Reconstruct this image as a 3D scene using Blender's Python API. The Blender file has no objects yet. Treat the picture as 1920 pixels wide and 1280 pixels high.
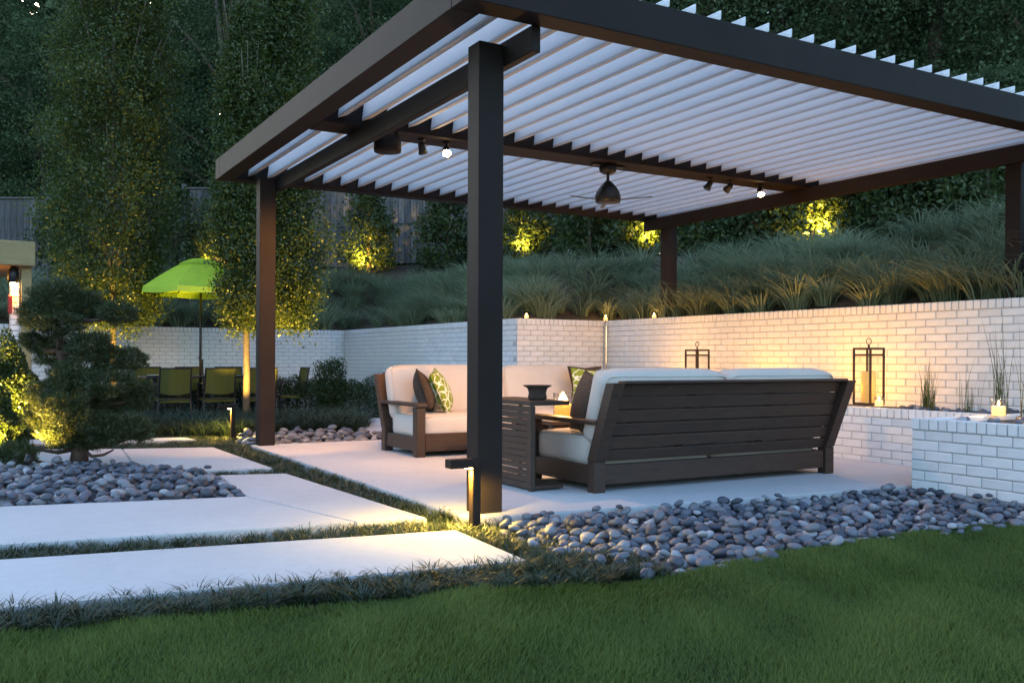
import bpy, bmesh, math, random
import numpy as np
from mathutils import Vector, Matrix

random.seed(7)
RNG = np.random.default_rng(11)
S = bpy.context.scene
COL = S.collection
R = math.radians

# ------------------------------------------------------------------ camera, sky, exposure
CAM_H = 0.85
YAW = math.atan(1010 / 1735.0)          # view direction, clockwise from +Y
cam = bpy.data.cameras.new('camera')
cam.sensor_width = 36.0
cam.lens = 36.0 * 1735.0 / 1920.0
cam.shift_y = (672.0 - 640.0) / 1920.0
cam.clip_start = 0.05
cam.clip_end = 400.0
camo = bpy.data.objects.new('camera', cam)
COL.objects.link(camo)
camo.matrix_world = (Matrix.Translation((0, 0, CAM_H)) @ Matrix.Rotation(-YAW, 4, 'Z')
                     @ Matrix.Rotation(R(90), 4, 'X') @ Matrix.Rotation(R(0.22), 4, 'Z'))
S.camera = camo
FWD = np.array([math.sin(YAW), math.cos(YAW)])
RGT = np.array([math.cos(YAW), -math.sin(YAW)])

W = bpy.data.worlds.new('World')
S.world = W
W.use_nodes = True
wn = W.node_tree
bg = wn.nodes['Background']
sky = wn.nodes.new('ShaderNodeTexSky')
sky.sky_type = 'NISHITA'
sky.sun_disc = False
sky.sun_elevation = R(11)
sky.sun_rotation = R(5)
sky.altitude = 200
sky.air_density = 1.0
sky.dust_density = 2.6
sky.ozone_density = 2.2
wn.links.new(sky.outputs[0], bg.inputs[0])
bg.inputs[1].default_value = 0.15

S.view_settings.view_transform = 'Standard'
S.view_settings.look = 'None'
S.view_settings.exposure = 2.42
S.view_settings.gamma = 1.0
S.view_settings.use_curve_mapping = False
S.render.engine = 'CYCLES'
cy = S.cycles
cy.use_denoising = True
cy.max_bounces = 8
cy.diffuse_bounces = 4
cy.transparent_max_bounces = 8
cy.sample_clamp_indirect = 6.0
cy.caustics_reflective = False
cy.caustics_refractive = False
LAMP = 1.0                               # common factor on the warm garden lamps
WARM = (1.0, 0.43, 0.09)
GOLD = (1.0, 0.62, 0.10)

# ------------------------------------------------------------------ materials
def newmat(name):
    m = bpy.data.materials.new(name)
    m.use_nodes = True
    nt = m.node_tree
    for n in list(nt.nodes):
        if n.type != 'OUTPUT_MATERIAL':
            nt.nodes.remove(n)
    return m, nt, nt.nodes['Material Output']

def ramp(nt, fac, stops):
    r = nt.nodes.new('ShaderNodeValToRGB')
    e = r.color_ramp.elements
    while len(e) < len(stops):
        e.new(0.5)
    for k, (p, c) in enumerate(stops):
        e[k].position = p
        e[k].color = (*c, 1)
    nt.links.new(fac, r.inputs[0])
    return r.outputs[0]

def noise(nt, scale, detail=4, rough=0.6, coord='Object', stretch=None):
    t = nt.nodes.new('ShaderNodeTexCoord')
    n = nt.nodes.new('ShaderNodeTexNoise')
    n.inputs['Scale'].default_value = scale
    n.inputs['Detail'].default_value = detail
    n.inputs['Roughness'].default_value = rough
    src = t.outputs[coord]
    if stretch:
        mp = nt.nodes.new('ShaderNodeMapping')
        mp.inputs['Scale'].default_value = stretch
        nt.links.new(src, mp.inputs[0])
        src = mp.outputs[0]
    nt.links.new(src, n.inputs['Vector'])
    return n.outputs[0]

def mixc(nt, fac, a, b, mode='MIX'):
    m = nt.nodes.new('ShaderNodeMix')
    m.data_type = 'RGBA'
    m.blend_type = mode
    if isinstance(fac, float):
        m.inputs[0].default_value = fac
    else:
        nt.links.new(fac, m.inputs[0])
    for k, v in ((6, a), (7, b)):
        if isinstance(v, tuple):
            m.inputs[k].default_value = (*v, 1)
        else:
            nt.links.new(v, m.inputs[k])
    return m.outputs[2]

def bump(nt, h, strength, dist=0.01):
    b = nt.nodes.new('ShaderNodeBump')
    b.inputs['Strength'].default_value = strength
    b.inputs['Distance'].default_value = dist
    nt.links.new(h, b.inputs['Height'])
    return b.outputs[0]

def mat(name, c0, c1=None, scale=6.0, rough=0.6, bmp=0.2, bdist=0.005, stretch=None, rand=None, metal=0.0,
        detail=5, coord='Object', spec=0.4):
    """two-tone noise colour, optional per-object brightness spread"""
    m, nt, out = newmat(name)
    p = nt.nodes.new('ShaderNodeBsdfPrincipled')
    c1 = c1 or tuple(x * 0.75 for x in c0)
    n = noise(nt, scale, detail, 0.6, coord, stretch)
    col = ramp(nt, n, [(0.3, c1), (0.7, c0)])
    if rand:
        oi = nt.nodes.new('ShaderNodeObjectInfo')
        lo = tuple([1 - rand] * 3)
        hi = tuple([1 + rand] * 3)
        rc = ramp(nt, oi.outputs['Random'], [(0, lo), (1, hi)])
        col = mixc(nt, 1.0, col, rc, 'MULTIPLY')
    nt.links.new(col, p.inputs['Base Color'])
    p.inputs['Roughness'].default_value = rough
    p.inputs['Metallic'].default_value = metal
    p.inputs['Specular IOR Level'].default_value = spec
    if bmp:
        n2 = noise(nt, scale * 5, 5, 0.65, coord, stretch)
        nt.links.new(bump(nt, n2, bmp, bdist), p.inputs['Normal'])
    nt.links.new(p.outputs[0], out.inputs[0])
    return m

def leafmat(name, stops, trans=0.35, gloss=0.08):
    """leaf colour taken from a per-leaf random value"""
    m, nt, out = newmat(name)
    a = nt.nodes.new('ShaderNodeAttribute')
    a.attribute_name = 'col'
    c = ramp(nt, a.outputs['Fac'], stops)
    d = nt.nodes.new('ShaderNodeBsdfDiffuse')
    t = nt.nodes.new('ShaderNodeBsdfTranslucent')
    nt.links.new(c, d.inputs[0])
    nt.links.new(c, t.inputs[0])
    mx = nt.nodes.new('ShaderNodeMixShader')
    mx.inputs[0].default_value = trans
    nt.links.new(d.outputs[0], mx.inputs[1])
    nt.links.new(t.outputs[0], mx.inputs[2])
    g = nt.nodes.new('ShaderNodeBsdfGlossy')
    g.inputs['Roughness'].default_value = 0.45
    m2 = nt.nodes.new('ShaderNodeMixShader')
    m2.inputs[0].default_value = gloss * 0.5
    nt.links.new(mx.outputs[0], m2.inputs[1])
    nt.links.new(g.outputs[0], m2.inputs[2])
    nt.links.new(m2.outputs[0], out.inputs[0])
    return m

def emit(name, c, s):
    m, nt, out = newmat(name)
    e = nt.nodes.new('ShaderNodeEmission')
    e.inputs[0].default_value = (*c, 1)
    e.inputs[1].default_value = s
    nt.links.new(e.outputs[0], out.inputs[0])
    return m

def stonemat(name, island):
    m, nt, out = newmat(name)
    p = nt.nodes.new('ShaderNodeBsdfPrincipled')
    if island:
        g = nt.nodes.new('ShaderNodeNewGeometry')
        r = g.outputs['Random Per Island']
    else:
        r = nt.nodes.new('ShaderNodeObjectInfo').outputs['Random']
    base = ramp(nt, r, [(0.0, (0.045, 0.050, 0.066)), (0.35, (0.105, 0.118, 0.155)), (0.6, (0.155, 0.165, 0.20)),
                        (0.8, (0.195, 0.192, 0.205)), (0.93, (0.26, 0.275, 0.31)), (1.0, (0.45, 0.45, 0.47))])
    n = noise(nt, 14, 6, 0.7)
    v = ramp(nt, n, [(0.3, (0.72, 0.72, 0.74)), (0.7, (1.15, 1.13, 1.1))])
    nt.links.new(mixc(nt, 1.0, base, v, 'MULTIPLY'), p.inputs['Base Color'])
    p.inputs['Roughness'].default_value = 0.55
    n2 = noise(nt, 60, 4, 0.6)
    nt.links.new(bump(nt, n2, 0.25, 0.004), p.inputs['Normal'])
    nt.links.new(p.outputs[0], out.inputs[0])
    return m

def louvermat():
    m, nt, out = newmat('white_louver')
    d = nt.nodes.new('ShaderNodeBsdfDiffuse')
    t = nt.nodes.new('ShaderNodeBsdfTranslucent')
    n = noise(nt, 2.5, 3)
    c = ramp(nt, n, [(0.3, (0.945, 0.945, 0.95)), (0.7, (0.97, 0.97, 0.97))])
    nt.links.new(c, d.inputs[0])
    nt.links.new(c, t.inputs[0])
    mx = nt.nodes.new('ShaderNodeMixShader')
    mx.inputs[0].default_value = 0.7
    nt.links.new(d.outputs[0], mx.inputs[1])
    nt.links.new(t.outputs[0], mx.inputs[2])
    nt.links.new(mx.outputs[0], out.inputs[0])
    return m

def glassmat():
    m, nt, out = newmat('clear_glass')
    g = nt.nodes.new('ShaderNodeBsdfGlossy')
    g.inputs['Roughness'].default_value = 0.03
    t = nt.nodes.new('ShaderNodeBsdfTransparent')
    t.inputs[0].default_value = (0.95, 0.96, 0.95, 1)
    f = nt.nodes.new('ShaderNodeLayerWeight')
    f.inputs[0].default_value = 0.12
    mx = nt.nodes.new('ShaderNodeMixShader')
    nt.links.new(f.outputs['Facing'], mx.inputs[0])
    nt.links.new(t.outputs[0], mx.inputs[1])
    nt.links.new(g.outputs[0], mx.inputs[2])
    nt.links.new(mx.outputs[0], out.inputs[0])
    return m

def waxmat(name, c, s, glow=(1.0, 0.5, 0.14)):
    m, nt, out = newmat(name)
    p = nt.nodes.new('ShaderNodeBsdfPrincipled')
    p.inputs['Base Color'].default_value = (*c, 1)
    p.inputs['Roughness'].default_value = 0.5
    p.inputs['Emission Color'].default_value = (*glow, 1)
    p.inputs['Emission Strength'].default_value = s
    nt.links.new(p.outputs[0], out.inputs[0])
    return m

def greenpillow():
    m, nt, out = newmat('branch_print_fabric')
    p = nt.nodes.new('ShaderNodeBsdfPrincipled')
    t = nt.nodes.new('ShaderNodeTexCoord')
    nz = nt.nodes.new('ShaderNodeTexNoise')
    nz.inputs['Scale'].default_value = 9
    nt.links.new(t.outputs['Object'], nz.inputs['Vector'])
    add = nt.nodes.new('ShaderNodeMixRGB')
    add.blend_type = 'ADD'
    add.inputs[0].default_value = 0.12
    nt.links.new(t.outputs['Object'], add.inputs[1])
    nt.links.new(nz.outputs['Color'], add.inputs[2])
    v = nt.nodes.new('ShaderNodeTexVoronoi')
    v.feature = 'DISTANCE_TO_EDGE'
    v.inputs['Scale'].default_value = 11
    nt.links.new(add.outputs[0], v.inputs['Vector'])
    c = ramp(nt, v.outputs['Distance'], [(0.0, (0.75, 0.77, 0.62)), (0.055, (0.75, 0.77, 0.62)), (0.085, (0.20, 0.27, 0.02)), (1, (0.25, 0.31, 0.025))])
    nt.links.new(c, p.inputs['Base Color'])
    p.inputs['Roughness'].default_value = 0.85
    nt.links.new(p.outputs[0], out.inputs[0])
    return m

M = {}
M['bronze'] = mat('dark_bronze_paint', (0.025, 0.0185, 0.0165), (0.018, 0.0138, 0.0125), 3, 0.6, 0.06, 0.003, spec=0.12)
M['louver'] = louvermat()
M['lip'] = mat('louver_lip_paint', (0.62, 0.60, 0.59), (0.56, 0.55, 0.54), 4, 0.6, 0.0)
M['brick'] = mat('white_painted_brick', (0.83, 0.825, 0.82), (0.74, 0.735, 0.73), 9, 0.7, 0.35, 0.004, rand=0.06)
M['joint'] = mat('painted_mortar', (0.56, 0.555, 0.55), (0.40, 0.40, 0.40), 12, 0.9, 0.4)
def concretemat():
    m, nt, out = newmat('pale_concrete')
    p = nt.nodes.new('ShaderNodeBsdfPrincipled')
    base = ramp(nt, noise(nt, 0.9, 7, 0.62), [(0.25, (0.50, 0.497, 0.50)), (0.75, (0.60, 0.595, 0.60))])
    mott = ramp(nt, noise(nt, 14, 6, 0.7), [(0.3, (0.93, 0.93, 0.93)), (0.7, (1.03, 1.03, 1.03))])
    c = mixc(nt, 1.0, base, mott, 'MULTIPLY')
    st = ramp(nt, noise(nt, 2.6, 9, 0.75), [(0.60, (0, 0, 0)), (0.78, (1, 1, 1))])
    c = mixc(nt, st, c, (0.40, 0.385, 0.36))
    sp = ramp(nt, noise(nt, 46, 2, 0.5), [(0.70, (0, 0, 0)), (0.76, (1, 1, 1))])
    c = mixc(nt, sp, c, (0.36, 0.35, 0.34))
    nt.links.new(c, p.inputs['Base Color'])
    p.inputs['Roughness'].default_value = 0.8
    p.inputs['Specular IOR Level'].default_value = 0.25
    nt.links.new(bump(nt, noise(nt, 5, 9, 0.7, stretch=(1, 6, 1)), 0.25, 0.004), p.inputs['Normal'])
    nt.links.new(p.outputs[0], out.inputs[0])
    return m
M['concrete'] = concretemat()
M['soil'] = mat('dark_soil', (0.06, 0.045, 0.032), (0.03, 0.024, 0.018), 3, 0.95, 0.6, 0.03)
M['lawnsoil'] = mat('grassy_soil', (0.022, 0.055, 0.012), (0.012, 0.03, 0.008), 8, 0.95, 0.6, 0.02)
M['mulch'] = mat('pine_straw_mulch', (0.11, 0.075, 0.045), (0.05, 0.045, 0.028), 5, 0.95, 0.8, 0.03)
M['fencewood'] = mat('weathered_fence_wood', (0.17, 0.155, 0.15), (0.085, 0.075, 0.07), 5, 0.85, 0.4, 0.004, stretch=(6, 6, 0.6), rand=0.3)
M['teak'] = mat('dark_stained_wood', (0.062, 0.033, 0.021), (0.035, 0.020, 0.0135), 8, 0.55, 0.25, 0.002, stretch=(1, 6, 6), rand=0.1)
M['teakgloss'] = mat('oiled_dark_wood', (0.07, 0.040, 0.026), (0.045, 0.027, 0.019), 8, 0.22, 0.1, 0.001, stretch=(1, 6, 6))
M['cushion'] = mat('cream_outdoor_fabric', (0.62, 0.555, 0.49), (0.565, 0.50, 0.445), 4, 0.9, 0.25, 0.0015, detail=9)
M['brownfab'] = mat('brown_fabric', (0.075, 0.048, 0.033), (0.045, 0.03, 0.022), 30, 0.85, 0.3, 0.002)
M['blackmetal'] = mat('black_metal', (0.02, 0.02, 0.02), (0.014, 0.014, 0.014), 6, 0.4, 0.05)
M['rustmetal'] = mat('aged_bronze_metal', (0.075, 0.045, 0.025), (0.04, 0.026, 0.017), 14, 0.5, 0.1, metal=0.5)
M['greenpillow'] = greenpillow()
M['stone'] = stonemat('river_stone', False)
M['stones'] = stonemat('river_stone_mass', True)
M['gravel'] = mat('blue_grey_gravel', (0.15, 0.17, 0.20), (0.06, 0.068, 0.085), 60, 0.9, 0.9, 0.02)
M['bark'] = mat('grey_brown_bark', (0.17, 0.12, 0.08), (0.08, 0.058, 0.042), 10, 0.9, 0.6, 0.01, stretch=(4, 4, 0.8))
M['palebark'] = mat('smooth_pale_bark', (0.20, 0.15, 0.10), (0.10, 0.078, 0.055), 14, 0.85, 0.4, 0.006, stretch=(2, 2, 1))
M['pinebark'] = mat('pine_bark', (0.13, 0.075, 0.05), (0.06, 0.04, 0.03), 22, 0.9, 0.8, 0.012)
def canvasmat():
    m, nt, out = newmat('lime_green_canvas')
    n = noise(nt, 5, 4)
    c = ramp(nt, n, [(0.3, (0.50, 0.70, 0.09)), (0.7, (0.55, 0.76, 0.10))])
    d = nt.nodes.new('ShaderNodeBsdfDiffuse')
    t = nt.nodes.new('ShaderNodeBsdfTranslucent')
    nt.links.new(c, d.inputs[0])
    nt.links.new(c, t.inputs[0])
    mx = nt.nodes.new('ShaderNodeMixShader')
    mx.inputs[0].default_value = 0.3
    nt.links.new(d.outputs[0], mx.inputs[1])
    nt.links.new(t.outputs[0], mx.inputs[2])
    nt.links.new(mx.outputs[0], out.inputs[0])
    return m
M['umbrella'] = canvasmat()
M['sling'] = mat('olive_mesh_sling', (0.085, 0.092, 0.014), (0.07, 0.076, 0.012), 40, 0.8, 0.2)
M['cedar'] = mat('pale_cedar_beam', (0.36, 0.27, 0.12), (0.28, 0.20, 0.09), 6, 0.7, 0.3, stretch=(1, 8, 8))
M['palewood'] = mat('pale_grey_wood', (0.5, 0.46, 0.40), None, 10, 0.7, 0.1)
M['glass'] = glassmat()
M['flame'] = emit('candle_flame', (1.0, 0.50, 0.12), 14)
M['bulb'] = emit('lamp_bulb', (1.0, 0.72, 0.36), 25)
M['strip'] = emit('lamp_strip', (1.0, 0.66, 0.26), 14)
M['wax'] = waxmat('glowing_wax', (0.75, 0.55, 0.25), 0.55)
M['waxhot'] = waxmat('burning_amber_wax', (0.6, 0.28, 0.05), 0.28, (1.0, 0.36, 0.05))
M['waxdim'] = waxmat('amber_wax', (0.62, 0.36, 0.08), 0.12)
M['red'] = mat('red_plastic', (0.45, 0.03, 0.02), None, 10, 0.5, 0)
M['plate'] = mat('white_china', (0.72, 0.72, 0.72), None, 10, 0.3, 0)

L_HORN = leafmat('hornbeam_leaf', [(0, (0.035, 0.06, 0.014)), (0.6, (0.07, 0.105, 0.022)), (1, (0.13, 0.15, 0.035))], 0.4)
L_FOREST = leafmat('forest_leaf', [(0, (0.024, 0.042, 0.02)), (0.6, (0.075, 0.115, 0.05)), (1, (0.16, 0.20, 0.09))], 0.3, 0.02)
L_EVER = leafmat('evergreen_leaf', [(0, (0.03, 0.05, 0.012)), (0.6, (0.055, 0.085, 0.02)), (1, (0.11, 0.13, 0.03))], 0.3)
L_PINE = leafmat('pine_needle', [(0, (0.026, 0.038, 0.014)), (0.7, (0.062, 0.080, 0.027)), (1, (0.115, 0.13, 0.043))], 0.15)
L_BOX = leafmat('boxwood_leaf', [(0, (0.014, 0.034, 0.012)), (0.6, (0.03, 0.065, 0.02)), (1, (0.055, 0.11, 0.03))], 0.25)
L_LAWN = leafmat('lawn_blade', [(0, (0.048, 0.076, 0.013)), (0.55, (0.112, 0.158, 0.026)), (0.90, (0.175, 0.215, 0.042)), (1, (0.24, 0.21, 0.08))], 0.3, 0.04)
L_MONDO = leafmat('mondo_blade', [(0, (0.022, 0.038, 0.020)), (0.6, (0.052, 0.076, 0.032)), (1, (0.11, 0.12, 0.05))], 0.2, 0.12)
L_FOUNT = leafmat('fountain_grass_blade', [(0, (0.13, 0.165, 0.095)), (0.6, (0.31, 0.37, 0.215)), (1, (0.44, 0.47, 0.29))], 0.45, 0.06)
L_JUN = leafmat('ground_cover_blade', [(0, (0.022, 0.040, 0.024)), (0.6, (0.05, 0.078, 0.046)), (1, (0.09, 0.11, 0.06))], 0.2)
L_REED = leafmat('reed_blade', [(0, (0.05, 0.08, 0.02)), (1, (0.12, 0.14, 0.04))], 0.3)

# ------------------------------------------------------------------ mesh helpers
class MB:
    def __init__(s):
        s.v = []
        s.f = []
    def add(s, vs, fs):
        o = len(s.v)
        s.v += [tuple(v) for v in vs]
        s.f += [tuple(i + o for i in f) for f in fs]
        return s
    def box(s, x0, x1, y0, y1, z0, z1, c=0.0):
        if c <= 0:
            vs = [(x, y, z) for x in (x0, x1) for y in (y0, y1) for z in (z0, z1)]
            fs = [(0, 1, 3, 2), (4, 6, 7, 5), (0, 4, 5, 1), (2, 3, 7, 6), (0, 2, 6, 4), (1, 5, 7, 3)]
            return s.add(vs, fs)
        return s.cbox(Matrix.Translation(((x0 + x1) / 2, (y0 + y1) / 2, (z0 + z1) / 2)),
                      abs(x1 - x0), abs(y1 - y0), abs(z1 - z0), c)
    def cbox(s, mtx, lx, ly, lz, c):
        """box with chamfered edges"""
        h = (lx / 2, ly / 2, lz / 2)
        vs = []
        idx = {}
        for sx in (-1, 1):
            for sy in (-1, 1):
                for sz in (-1, 1):
                    for ax in range(3):
                        p = [sx * (h[0] - c), sy * (h[1] - c), sz * (h[2] - c)]
                        p[ax] = (sx, sy, sz)[ax] * h[ax]
                        idx[(sx, sy, sz, ax)] = len(vs)
                        vs.append(mtx @ Vector(p))
        fs = []
        for ax in range(3):
            o1, o2 = [a for a in range(3) if a != ax]
            for sg in (-1, 1):
                q = []
                for a, b in ((-1, -1), (1, -1), (1, 1), (-1, 1)):
                    k = [0, 0, 0]
                    k[ax], k[o1], k[o2] = sg, a, b
                    q.append(idx[(*k, ax)])
                fs.append(tuple(q))
            for a in (-1, 1):
                for b in (-1, 1):
                    k0 = [0, 0, 0]
                    k1 = [0, 0, 0]
                    k0[o1], k0[o2], k0[ax] = a, b, -1
                    k1[o1], k1[o2], k1[ax] = a, b, 1
                    fs.append((idx[(*k0, o1)], idx[(*k1, o1)], idx[(*k1, o2)], idx[(*k0, o2)]))
        for sx in (-1, 1):
            for sy in (-1, 1):
                for sz in (-1, 1):
                    fs.append(tuple(idx[(sx, sy, sz, a)] for a in range(3)))
        return s.add(vs, fs)
    def bar(s, a, b, w, h, c=0.0, up=(0, 0, 1)):
        a = Vector(a)
        b = Vector(b)
        d = b - a
        z = d.normalized()
        u = Vector(up)
        if abs(z.dot(u)) > 0.99:
            u = Vector((0, 1, 0))
        x = u.cross(z).normalized()
        y = z.cross(x)
        m = Matrix((x, y, z)).transposed().to_4x4()
        m.translation = (a + b) / 2
        return s.cbox(m, w, h, d.length, max(c, 0.0005))
    def tube(s, pts, radii, n=8, cap=True):
        pts = [Vector(p) for p in pts]
        if not hasattr(radii, '__len__'):
            radii = [radii] * len(pts)
        vs = []
        ref = Vector((0.31, 0.17, 0.93))
        for k, p in enumerate(pts):
            t = (pts[min(k + 1, len(pts) - 1)] - pts[max(k - 1, 0)]).normalized()
            if abs(t.dot(ref)) > 0.97:
                ref = Vector((0.9, 0.3, 0.1))
            x = ref.cross(t).normalized()
            y = t.cross(x)
            ref = y
            for j in range(n):
                a = 2 * math.pi * j / n
                vs.append(p + (x * math.cos(a) + y * math.sin(a)) * radii[k])
        fs = []
        for k in range(len(pts) - 1):
            for j in range(n):
                j2 = (j + 1) % n
                fs.append((k * n + j, k * n + j2, (k + 1) * n + j2, (k + 1) * n + j))
        if cap:
            fs.append(tuple(range(n - 1, -1, -1)))
            fs.append(tuple((len(pts) - 1) * n + j for j in range(n)))
        return s.add(vs, fs)
    def lathe(s, prof, c=(0, 0, 0), n=20):
        vs = []
        for r, z in prof:
            for j in range(n):
                a = 2 * math.pi * j / n
                vs.append((c[0] + r * math.cos(a), c[1] + r * math.sin(a), c[2] + z))
        fs = []
        for k in range(len(prof) - 1):
            for j in range(n):
                j2 = (j + 1) % n
                fs.append((k * n + j, k * n + j2, (k + 1) * n + j2, (k + 1) * n + j))
        fs.append(tuple(range(n - 1, -1, -1)))
        fs.append(tuple((len(prof) - 1) * n + j for j in range(n)))
        return s.add(vs, fs)
    def mesh(s, name, m=None, smooth=False):
        me = bpy.data.meshes.new(name)
        me.from_pydata(s.v, [], s.f)
        me.update()
        if m:
            me.materials.append(m)
        if smooth:
            me.polygons.foreach_set('use_smooth', [True] * len(me.polygons))
        return me
    def build(s, name, m, parent=None, smooth=False, loc=None):
        return link(name, s.mesh(name, m, smooth), parent, loc)

def link(name, me, parent=None, loc=None):
    o = bpy.data.objects.new(name, me)
    COL.objects.link(o)
    if parent:
        o.parent = parent
        # children are written in world coordinates: undo the parent's place
        o.matrix_parent_inverse = Matrix.Translation(parent.location).inverted()
    if loc is not None:
        o.location = loc
    return o

def tag(o, label, cat, group=None):
    o['label'] = label
    o['category'] = cat
    if group:
        o['group'] = group
    return o

def thing(name, label, cat, loc, group=None):
    o = bpy.data.objects.new(name, None)
    o.empty_display_size = 0.1
    o.location = loc
    COL.objects.link(o)
    return tag(o, label, cat, group)

def struct(o):
    o['kind'] = 'structure'
    return o

def stuff(o):
    o['kind'] = 'stuff'
    return o

def npmesh(name, V, F, m, col=None, smooth=False):
    """V (n,3), F (m,k) with k equal for every face"""
    me = bpy.data.meshes.new(name)
    nv, nf, k = len(V), len(F), F.shape[1]
    me.vertices.add(nv)
    me.vertices.foreach_set('co', np.ascontiguousarray(V, dtype=np.float32).ravel())
    me.loops.add(nf * k)
    me.loops.foreach_set('vertex_index', np.ascontiguousarray(F, dtype=np.int32).ravel())
    me.polygons.add(nf)
    me.polygons.foreach_set('loop_start', np.arange(0, nf * k, k, dtype=np.int32))
    me.polygons.foreach_set('loop_total', np.full(nf, k, dtype=np.int32))
    if smooth:
        me.polygons.foreach_set('use_smooth', np.ones(nf, dtype=bool))
    if col is not None:
        at = me.attributes.new('col', 'FLOAT', 'POINT')
        at.data.foreach_set('value', np.ascontiguousarray(col, dtype=np.float32))
    me.materials.append(m)
    me.update()
    return me

def unit(a):
    return a / np.maximum(np.linalg.norm(a, axis=1, keepdims=True), 1e-9)

def leaves(P, size, asp=0.55, updir=0.0, outdir=None, bias=None):
    """diamond leaf cards at points P"""
    n = len(P)
    d = RNG.normal(size=(n, 3))
    d[:, 2] += updir
    if outdir is not None:
        d += outdir
    d = unit(d)
    s = unit(np.cross(d, RNG.normal(size=(n, 3))))
    L = size * RNG.uniform(0.65, 1.3, (n, 1))
    nrm = np.cross(d, s)
    a = P - d * L * 0.5
    b = P + s * L * asp * 0.5 + nrm * L * 0.08
    c = P + d * L * 0.5
    e = P - s * L * asp * 0.5 + nrm * L * 0.08
    V = np.stack([a, b, c, e], 1).reshape(-1, 3)
    F = np.arange(4 * n).reshape(n, 4)
    c0 = RNG.beta(2, 2.4, n) if bias is None else np.clip(RNG.beta(2, 2.4, n) * 0.6 + bias * 0.55 - 0.05, 0, 1)
    return V, F, np.repeat(c0, 4)

def blades(P, h, w, lean, droop=0.0, segs=1, dirs=None, cbias=None):
    """grass blades rooted at P; segs=1 gives one triangle, more gives a bent strip ending in a point"""
    n = len(P)
    th = RNG.uniform(0, 2 * np.pi, n) if dirs is None else dirs
    out = np.stack([np.cos(th), np.sin(th), np.zeros(n)], 1)
    ph = th + np.pi / 2 + RNG.normal(0, 0.5, n)
    sid = np.stack([np.cos(ph), np.sin(ph), np.zeros(n)], 1)
    H = (h * RNG.uniform(0.6, 1.25, n))[:, None]
    Lr = (lean * RNG.uniform(0.3, 1.4, n))[:, None] * H
    wv = (w * RNG.uniform(0.7, 1.3, n))[:, None]
    rows = []
    for k in range(segs + 1):
        t = k / segs
        c = P + out * Lr * t ** 1.6
        z = H * (t - droop * t ** 2.6)
        c = c + np.concatenate([np.zeros((n, 2)), z], 1)
        if k < segs:
            ww = wv * (1 - 0.55 * t)
            rows += [c - sid * ww, c + sid * ww]
        else:
            rows.append(c)
    V = np.stack(rows, 1)
    m = V.shape[1]
    V = V.reshape(-1, 3)
    base = (np.arange(n) * m)[:, None]
    tri = []
    for k in range(segs - 1):
        a = 2 * k
        tri += [[a, a + 1, a + 3], [a, a + 3, a + 2]]
    tri.append([2 * segs - 2, 2 * segs - 1, 2 * segs])
    F = (base[:, None, :] + np.array(tri)[None]).reshape(-1, 3)
    c0 = RNG.beta(2, 2.2, n) if cbias is None else np.clip(RNG.beta(2, 2.2, n) * 0.7 + cbias, 0, 1)
    return V, F, np.repeat(c0, m)

def inpoly(P, poly):
    x, y = P[:, 0], P[:, 1]
    r = np.zeros(len(P), bool)
    for (x0, y0), (x1, y1) in zip(poly, poly[1:] + poly[:1]):
        c = ((y0 > y) != (y1 > y)) & (x < (x1 - x0) * (y - y0) / (y1 - y0 + 1e-12) + x0)
        r ^= c
    return r

def scatter(poly, density):
    a = np.array(poly)
    lo, hi = a.min(0), a.max(0)
    n = int(density * np.prod(hi - lo))
    P = RNG.uniform(lo, hi, (n, 2))
    return P[inpoly(P, poly)]

def slabmesh(poly, z0, z1):
    """prism over a polygon (corners counter-clockwise or not) with a small top chamfer"""
    bm = bmesh.new()
    vs = [bm.verts.new((x, y, z0)) for x, y in poly]
    f = bm.faces.new(vs)
    g = bmesh.ops.extrude_face_region(bm, geom=[f])
    up = [e for e in g['geom'] if isinstance(e, bmesh.types.BMVert)]
    for v in up:
        v.co.z = z1
    bmesh.ops.recalc_face_normals(bm, faces=bm.faces)
    ed = [e for e in bm.edges if all(abs(v.co.z - z1) < 1e-6 for v in e.verts)]
    bmesh.ops.bevel(bm, geom=ed, offset=0.006, segments=2, affect='EDGES')
    me = bpy.data.meshes.new('slab')
    bm.to_mesh(me)
    bm.free()
    return me

def smoothnoise(X, Y, seed=0, scale=1.0):
    r = np.random.default_rng(seed)
    z = np.zeros_like(X)
    for k in range(7):
        a = r.uniform(0, 2 * np.pi)
        f = scale * r.uniform(0.6, 2.4)
        z += np.sin((X * np.cos(a) + Y * np.sin(a)) * f + r.uniform(0, 6.28)) / 7 * 1.8
    return z

# ------------------------------------------------------------------ terrain
def sdist(X, Y):
    a = np.hypot(np.maximum(X - 5.93, 0), np.maximum(Y - 16.39, 0))
    b = np.hypot(np.maximum(X - 7.3, 0), np.maximum(Y - 10.06, 0))
    return np.minimum(a, b)

def hill(X, Y):
    X = np.asarray(X, float)
    Y = np.asarray(Y, float)
    s = sdist(X, Y)
    t = np.clip(s / 4, 0, 1)
    return (1.26 + 0.44 * np.minimum(s, 2.4) + 0.08 * np.maximum(s - 2.4, 0)
            + 0.09 * np.clip(X - 3, -3, 6) * np.clip((Y - 9) / 10, 0, 1) * t * t * (3 - 2 * t) + 0.05 * smoothnoise(X, Y, 3, 1.2) * t)

def flat_z(Y):
    t = np.clip((np.asarray(Y, float) - 10.6) / 2.0, 0, 1)
    return -0.06 - 0.10 * t * t * (3 - 2 * t)

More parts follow.
